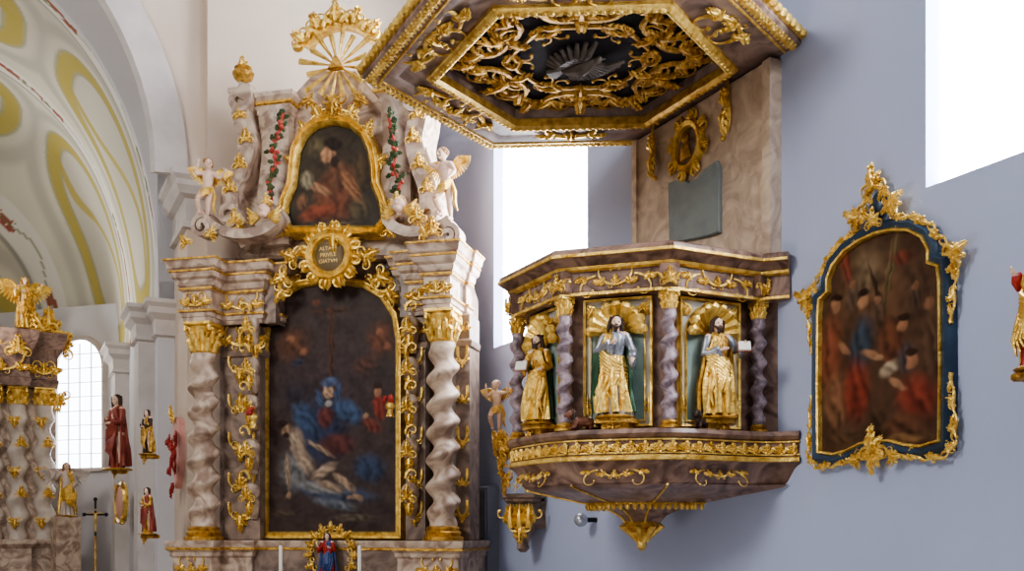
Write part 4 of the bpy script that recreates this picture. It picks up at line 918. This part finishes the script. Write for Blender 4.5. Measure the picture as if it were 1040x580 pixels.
for x,z,s,an in ((0,2.0,.12,-90),(0,2.03,.16,90),(-.12,1.99,.09,180),(.12,1.99,.09,0),(-.51,2.94,.12,150),(.51,2.94,.12,30),(0,3.44,.14,90),(-.12,3.3,.12,150),(.12,3.3,.12,30),(0,3.24,.1,90)):
    mb=MB(); mb.cluster(x,z,s,R(an),-.06,1); mb.build('acanthus_spray',GOLD,RP)
mb=MB(); mb.ell((0,-.02,3.34),(.055,.03,.075),16,6); mb.build('crest_field',BLUEF,RP)
p=FW.at(1060,376,-.12); ed=saint('wall_saint_statue','red robed gilded figure on the wall at the far right edge',FW,(p.x,-.14,p.z),.56,-.4,REDC,GOLD,HAIR,dict(elR=(-.2,-.02,.68),haR=(-.2,-.1,.8)),-.5,side=-1)
q=MB(); q.box(-.1,.1,-.08,.14,-.04,0,.01); q.cluster(0,-.04,.08,-PI/2,-.05,1); q.build('console',GOLD2,ed)
# console beyond the pulpit
p=FW.at(528,502,-.2)
cn=thing('wall_console','carved grey marble and gold wall bracket left below the pulpit','bracket',FW,(p.x,-.17,0))
zt=p.z; mb=MB(); mb.lathe([(.025,zt-.5),(.06,zt-.47),(.05,zt-.43),(.09,zt-.34),(.12,zt-.24),(.13,zt-.14),(.12,zt-.08)],0,0,8,True); mb.box(-.1,.1,.0,.17,zt-.3,zt-.06); mb.build('bracket_body',MARBD,cn)
mb=MB(); mb.lathe([(.14,zt-.08),(.17,zt-.06),(.17,zt-.045),(.2,zt-.03),(.2,zt)],0,0,8,True); mb.build('bracket_top',MARBD,cn)
mb=MB(); mb.M=Matrix.Rotation(R(50),4,'Z')
for xx in (-.08,0,.08): mb.leaf(xx,zt-.28,PI/2,.2,.1,-.12)
mb.curl(-.1,zt-.12,-PI/2,.2,-1,-8,.022,-.12); mb.curl(.1,zt-.12,-PI/2,.2,1,8,.022,-.12); mb.cluster(0,zt-.3,.16,-PI/2,-.11,1); mb.build('bracket_leaves',GOLD,cn)
p2=FW.at(508,440,-.4)
DFL=mat('aged_flesh',(176,136,104),(200,164,132),.5,0,6)
putto('cherub_statue','small dull winged cherub beside the far left end of the pulpit',FW,(p2.x-.03,-.42,p2.z+.005),.46,.9,dict(elR=(-.18,-.04,.66),haR=(-.18,-.1,.84)),-.3,DFL,None,GOLD2,span=.24,wm=GOLD2)
q=MB(); q.cluster(0,-.03,.2,-PI/2,0,1); q.cluster(.05,-.2,.2,-PI/2,.02,1); q.cluster(.1,-.12,.18,-PI/3,.0,1); q.cluster(.1,-.38,.18,-PI/2,.03,1); q.tube([(0,0,-.02),(.04,.1,-.15),(.06,.25,-.3),(.06,.34,-.42)],[.07,.06,.05,.03],8)
o=q.build('cherub_console',GOLD2,None); o.location=FW.world((p2.x-.03,-.4,p2.z)); o.rotation_euler=(0,0,FW.rz); o['label']='gold carved bracket carrying the small cherub by the pulpit'; o['category']='bracket'
p=FW.at(590,528,-.14); t=thing('globe_lamp','small round glass lamp on the wall below the pulpit','lamp',FW,(p.x,-.14,p.z))
mb=MB(); mb.ell((0,0,0),.055,20,14); mb.build('globe',CHROME,t); mb=MB(); mb.tube([(0,.05,0),(0,.14,.0)],[.02,.02],10); mb.build('holder',DARK,t)
x0,zt=FW.xz(488,495,-.05); x1,_=FW.xz(502,495,-.05); t=thing('wall_cabinet','narrow grey metal cabinet on the wall beside the altar','cabinet',FW,((x0+x1)/2,0,0)); w=(x1-x0)/2
mb=MB(); mb.box(-w,w,-.12,0,.6,zt,.01); mb.build('cabinet_body',GREYM,t); mb=MB(); mb.box(-w+.02,w-.02,-.135,-.12,.63,zt-.03,.005); dr=mb.build('door',GREYM,t); mb=MB(); mb.box(w-.08,w-.05,-.15,-.135,1.4,1.5); mb.build('handle',DARK,dr)
# ================================================================== FAR LEFT
HA=thing('high_altar','distant gilded altar with pale twisted columns at the left edge','altar',FH,(0,0,0))
h=FH.at
zb=1.5; ze=3.5
X=[h(p,470,-.3).x for p in (-8,18,45)]
for x in X:
    cm=MB(); cm.twist(x,-.3,zb,ze-.22,.115,.03,5.5,.92,16); col=cm.build('twisted_column',MARBW,HA,True,80)
    q=MB(); q.capital(x,-.3,ze-.24,.24,.1); q.build('capital',GOLD,col)
    for k in range(5): q=MB(); q.cluster(x+(.04 if k%2 else -.04),zb+.25+.33*k,.14,PI/2 if k%2 else -PI/2,-.43,1); q.build('column_carving',GOLD,col)
mb=MB(); pth=[(-2,.1),(-2,-.5),(X[1]+.14,-.5),(X[1]+.14,-.35),(X[2]+.16,-.35),(X[2]+.16,.1)]
mb.sweep(pth,[(-.3,ze),(0,ze),(.02,ze+.1),(0,ze+.12),(0,ze+.4),(.06,ze+.5),(.1,ze+.6),(.12,ze+.72),(-.3,ze+.74)]); mb.box(-2,X[2]+.1,-.3,.1,ze,ze+.7); mb.build('entablature',MAUVE,HA)
for args in ((X[0]-.2,X[1]+.1,ze+.26,.24,-.52),(X[1]+.16,X[2]+.14,ze+.26,.24,-.37)): mb=MB(); mb.frieze(*args); mb.build('frieze_carving',GOLD,HA)
for (cx_,cz_,s,an,yy) in ((X[2]+.05,ze+.72,.42,90,-.3),(X[2]+.2,ze+.55,.3,60,-.3),(X[1],ze+.45,.26,90,-.56),(X[0],ze+.6,.3,90,-.56),(X[2]+.16,ze-.1,.26,-90,-.35),(X[1]+.3,ze+.76,.3,120,-.4)): mb=MB(); mb.cluster(cx_,cz_,s,R(an),yy,1); mb.build('acanthus_spray',GOLD,HA)
mb=MB(); mb.sweep(pth,[(-.3,0),(.08,0),(.08,.3),(.02,.34),(.02,zb-.12),(.08,zb-.06),(.08,zb),(-.3,zb)]); mb.box(-2,X[2],-.25,.1,0,ze,.01); mb.build('altar_base',MARB,HA)
p=h(25,322,-.35); r1=saint('gilded_angel','gilded winged angel standing on top of the distant altar',FH,(p.x,-.35,ze+.75),.7,.3,GOLD,GOLD2,GOLD2,dict(haR=(-.2,-.12,.7),elL=(.2,0,.76),haL=(.28,-.05,.86)),0,False,FLESH,slim=.8); wings(r1,.7,GOLD,.42)
p=h(66,525,-.45); r2=saint('white_angel_statue','pale standing angel statue right of the distant altar columns',FH,(p.x,-.75,p.z),.7,.2,MARBW,GOLD,HAIRB,dict(elR=(-.2,0,.7),haR=(-.26,-.05,.8)),0,False,FLESH,slim=.8); wings(r2,.7,MARBW,.35)
q=MB(); q.box(-.15,.15,-.12,.15,-p.z,0,.01); q.build('pedestal',MARB,r2)
ARMS=dict(elR=(-.12,-.02,.64),haR=(-.04,-.12,.66),elL=(.12,-.02,.64),haL=(.04,-.12,.62))
for (px,py,sz,lab,rm,cl_,yy,sl_) in ((156,543,.44,'gilded figure on a bracket low on the chancel wall',GOLD2,REDD,-.08,.66),(156,462,.42,'dark slim figure on a bracket high on the chancel wall',HAIR,GOLD2,-.08,.6),(125,478,.86,'tall dark red robed statue on the wall just right of the far window',REDD,REDD,-.12,.62)):
    p=FC.at(px-4,py,yy); r3=saint('bracket_statue',lab,FC,(p.x,yy-.02,p.z),sz,.5,rm,cl_,HAIR,ARMS,.2,slim=sl_)
    q=MB(); q.box(-.05,.05,-.04,.1,-.035,0); q.cluster(0,-.035,.07,-PI/2,-.03,1); q.build('console',GOLD2,r3)
p=FC.at(121,511,-.05); t=thing('oval_plaque','small pink and gold oval plaque below the tall red statue','plaque',FC,(p.x,0,p.z))
mb=MB(); mb.ell((0,-.03,0),(.5,.03,.22),16,6); mb.build('plaque_field',PINK,t); mb=MB(); mb.sweep([(.51*math.cos(2*PI*k/20),.23*math.sin(2*PI*k/20)) for k in range(20)],[(-.02,-.03),(0,-.06),(.03,-.03),(.03,0)],'wall',True)
for k in range(4): an=PI/4+k*PI/2; mb.cluster(.5*math.cos(an),.24*math.sin(an),.12,an,-.04,1)
mb.build('plaque_frame',GOLD,t)
FJ=Frame(-3.17,9.99,-63.435); p=FJ.at(182,460,-.03); t=thing('rococo_wall_shield','tall red and gold rococo shield on the arch pier beside the altar','shield',FJ,(p.x,0,p.z))
mb=MB(); mb.prism([(0,-.36),(.2,-.12),(.24,.1),(.16,.3),(0,.36),(-.16,.3),(-.24,.1),(-.2,-.12)],-.07,0,.01); mb.build('shield_field',PINK,t)
for x,z,s,an in ((0,.34,.16,90),(0,-.34,.14,-90),(.22,.12,.14,0),(-.22,.12,.14,180),(.16,-.16,.12,-20),(-.16,-.16,.12,200)): mb=MB(); mb.cluster(x,z,s,R(an),-.09,1); mb.build('shield_carving',REDC if s<.15 else GOLD,t)
mb=MB(); mb.cluster(0,0,.16,PI/2,-.08,1); mb.cluster(0,-.02,.16,-PI/2,-.08,1); mb.build('shield_emblem',REDC,t)
t=thing('processional_cross','dark standing cross on a pole in the chancel','cross',None,(-4.5,11.06,0),FR.rz)
mb=MB(); mb.lathe([(.16,0),(.16,.03),(.04,.08),(.012,.12),(.011,1.55)],0,0,12); mb.build('pole',GOLD2,t)
mb=MB(); mb.box(-.01,.01,-.01,.01,1.55,1.94); mb.box(-.1,.1,-.01,.01,1.775,1.795)
for x,z in ((0,1.95),(-.11,1.785),(.11,1.785)): mb.ell((x,0,z),(.022,.012,.022),10,6)
mb.build('cross',DARK,t)
mb=MB(); mb.tube([(0,-.02,1.7),(0,-.025,1.8)],[.012,.015],8); mb.ell((0,-.025,1.835),.012,8,6); mb.tube([(-.07,-.02,1.81),(0,-.022,1.79),(.07,-.02,1.81)],[.005,.007,.005],6); mb.tube([(0,-.02,1.7),(0,-.02,1.6)],[.011,.006],8); mb.build('corpus',GOLD,t)
# ================================================================== LIGHT, CAMERA
w=bpy.data.worlds.new('World'); S.world=w; w.use_nodes=True; nt=w.node_tree; bg=nt.nodes['Background']
tc=nt.nodes.new('ShaderNodeTexCoord'); sx=nt.nodes.new('ShaderNodeSeparateXYZ'); rp=nt.nodes.new('ShaderNodeValToRGB')
nt.links.new(tc.outputs['Generated'],sx.inputs[0]); nt.links.new(sx.outputs['Z'],rp.inputs['Fac']); nt.links.new(rp.outputs['Color'],bg.inputs['Color'])
rp.color_ramp.elements[0].position=0; rp.color_ramp.elements[0].color=(.20,.185,.18,1); rp.color_ramp.elements[1].position=.7; rp.color_ramp.elements[1].color=(.61,.66,.82,1)
bg.inputs['Strength'].default_value=.72
def area(loc,tgt,size,e,col=(1,1,1)):
    l=bpy.data.lights.new('window_light','AREA'); l.size=size; l.energy=e; l.color=col; o=bpy.data.objects.new('window_light',l); C.objects.link(o); o.location=loc
    o.rotation_euler=(Vector(tgt)-Vector(loc)).to_track_quat('-Z','Y').to_euler()
area((-6,1,6.5),(-.3,8.5,3.4),2.4,380,(1,.97,.92))  # key light standing for the unseen nave windows on the left
area((3.5,0,6.5),(-1.5,9,4),2.0,110,(.95,.96,1))  # added fill lamp from the right front, not a window
area((-7,12.2,4.2),(-4.5,12,6),1.5,60,(1,.98,.94))  # added lamp inside the chancel, brightens the vault
area((-1.5,3.5,.4),(.5,6.5,4.4),1.5,36,(1,.95,.9))  # added low lamp aimed up, imitates floor bounce under the canopy
cam=bpy.data.cameras.new('camera'); cam.lens=36; cam.sensor_width=36; cam.shift_y=.2404; cam.clip_end=100
try: S.view_settings.look='AgX - Medium High Contrast'
except Exception: pass
co=bpy.data.objects.new('camera',cam); C.objects.link(co); co.location=(0,0,CZ); co.rotation_euler=(PI/2,0,0); S.camera=co
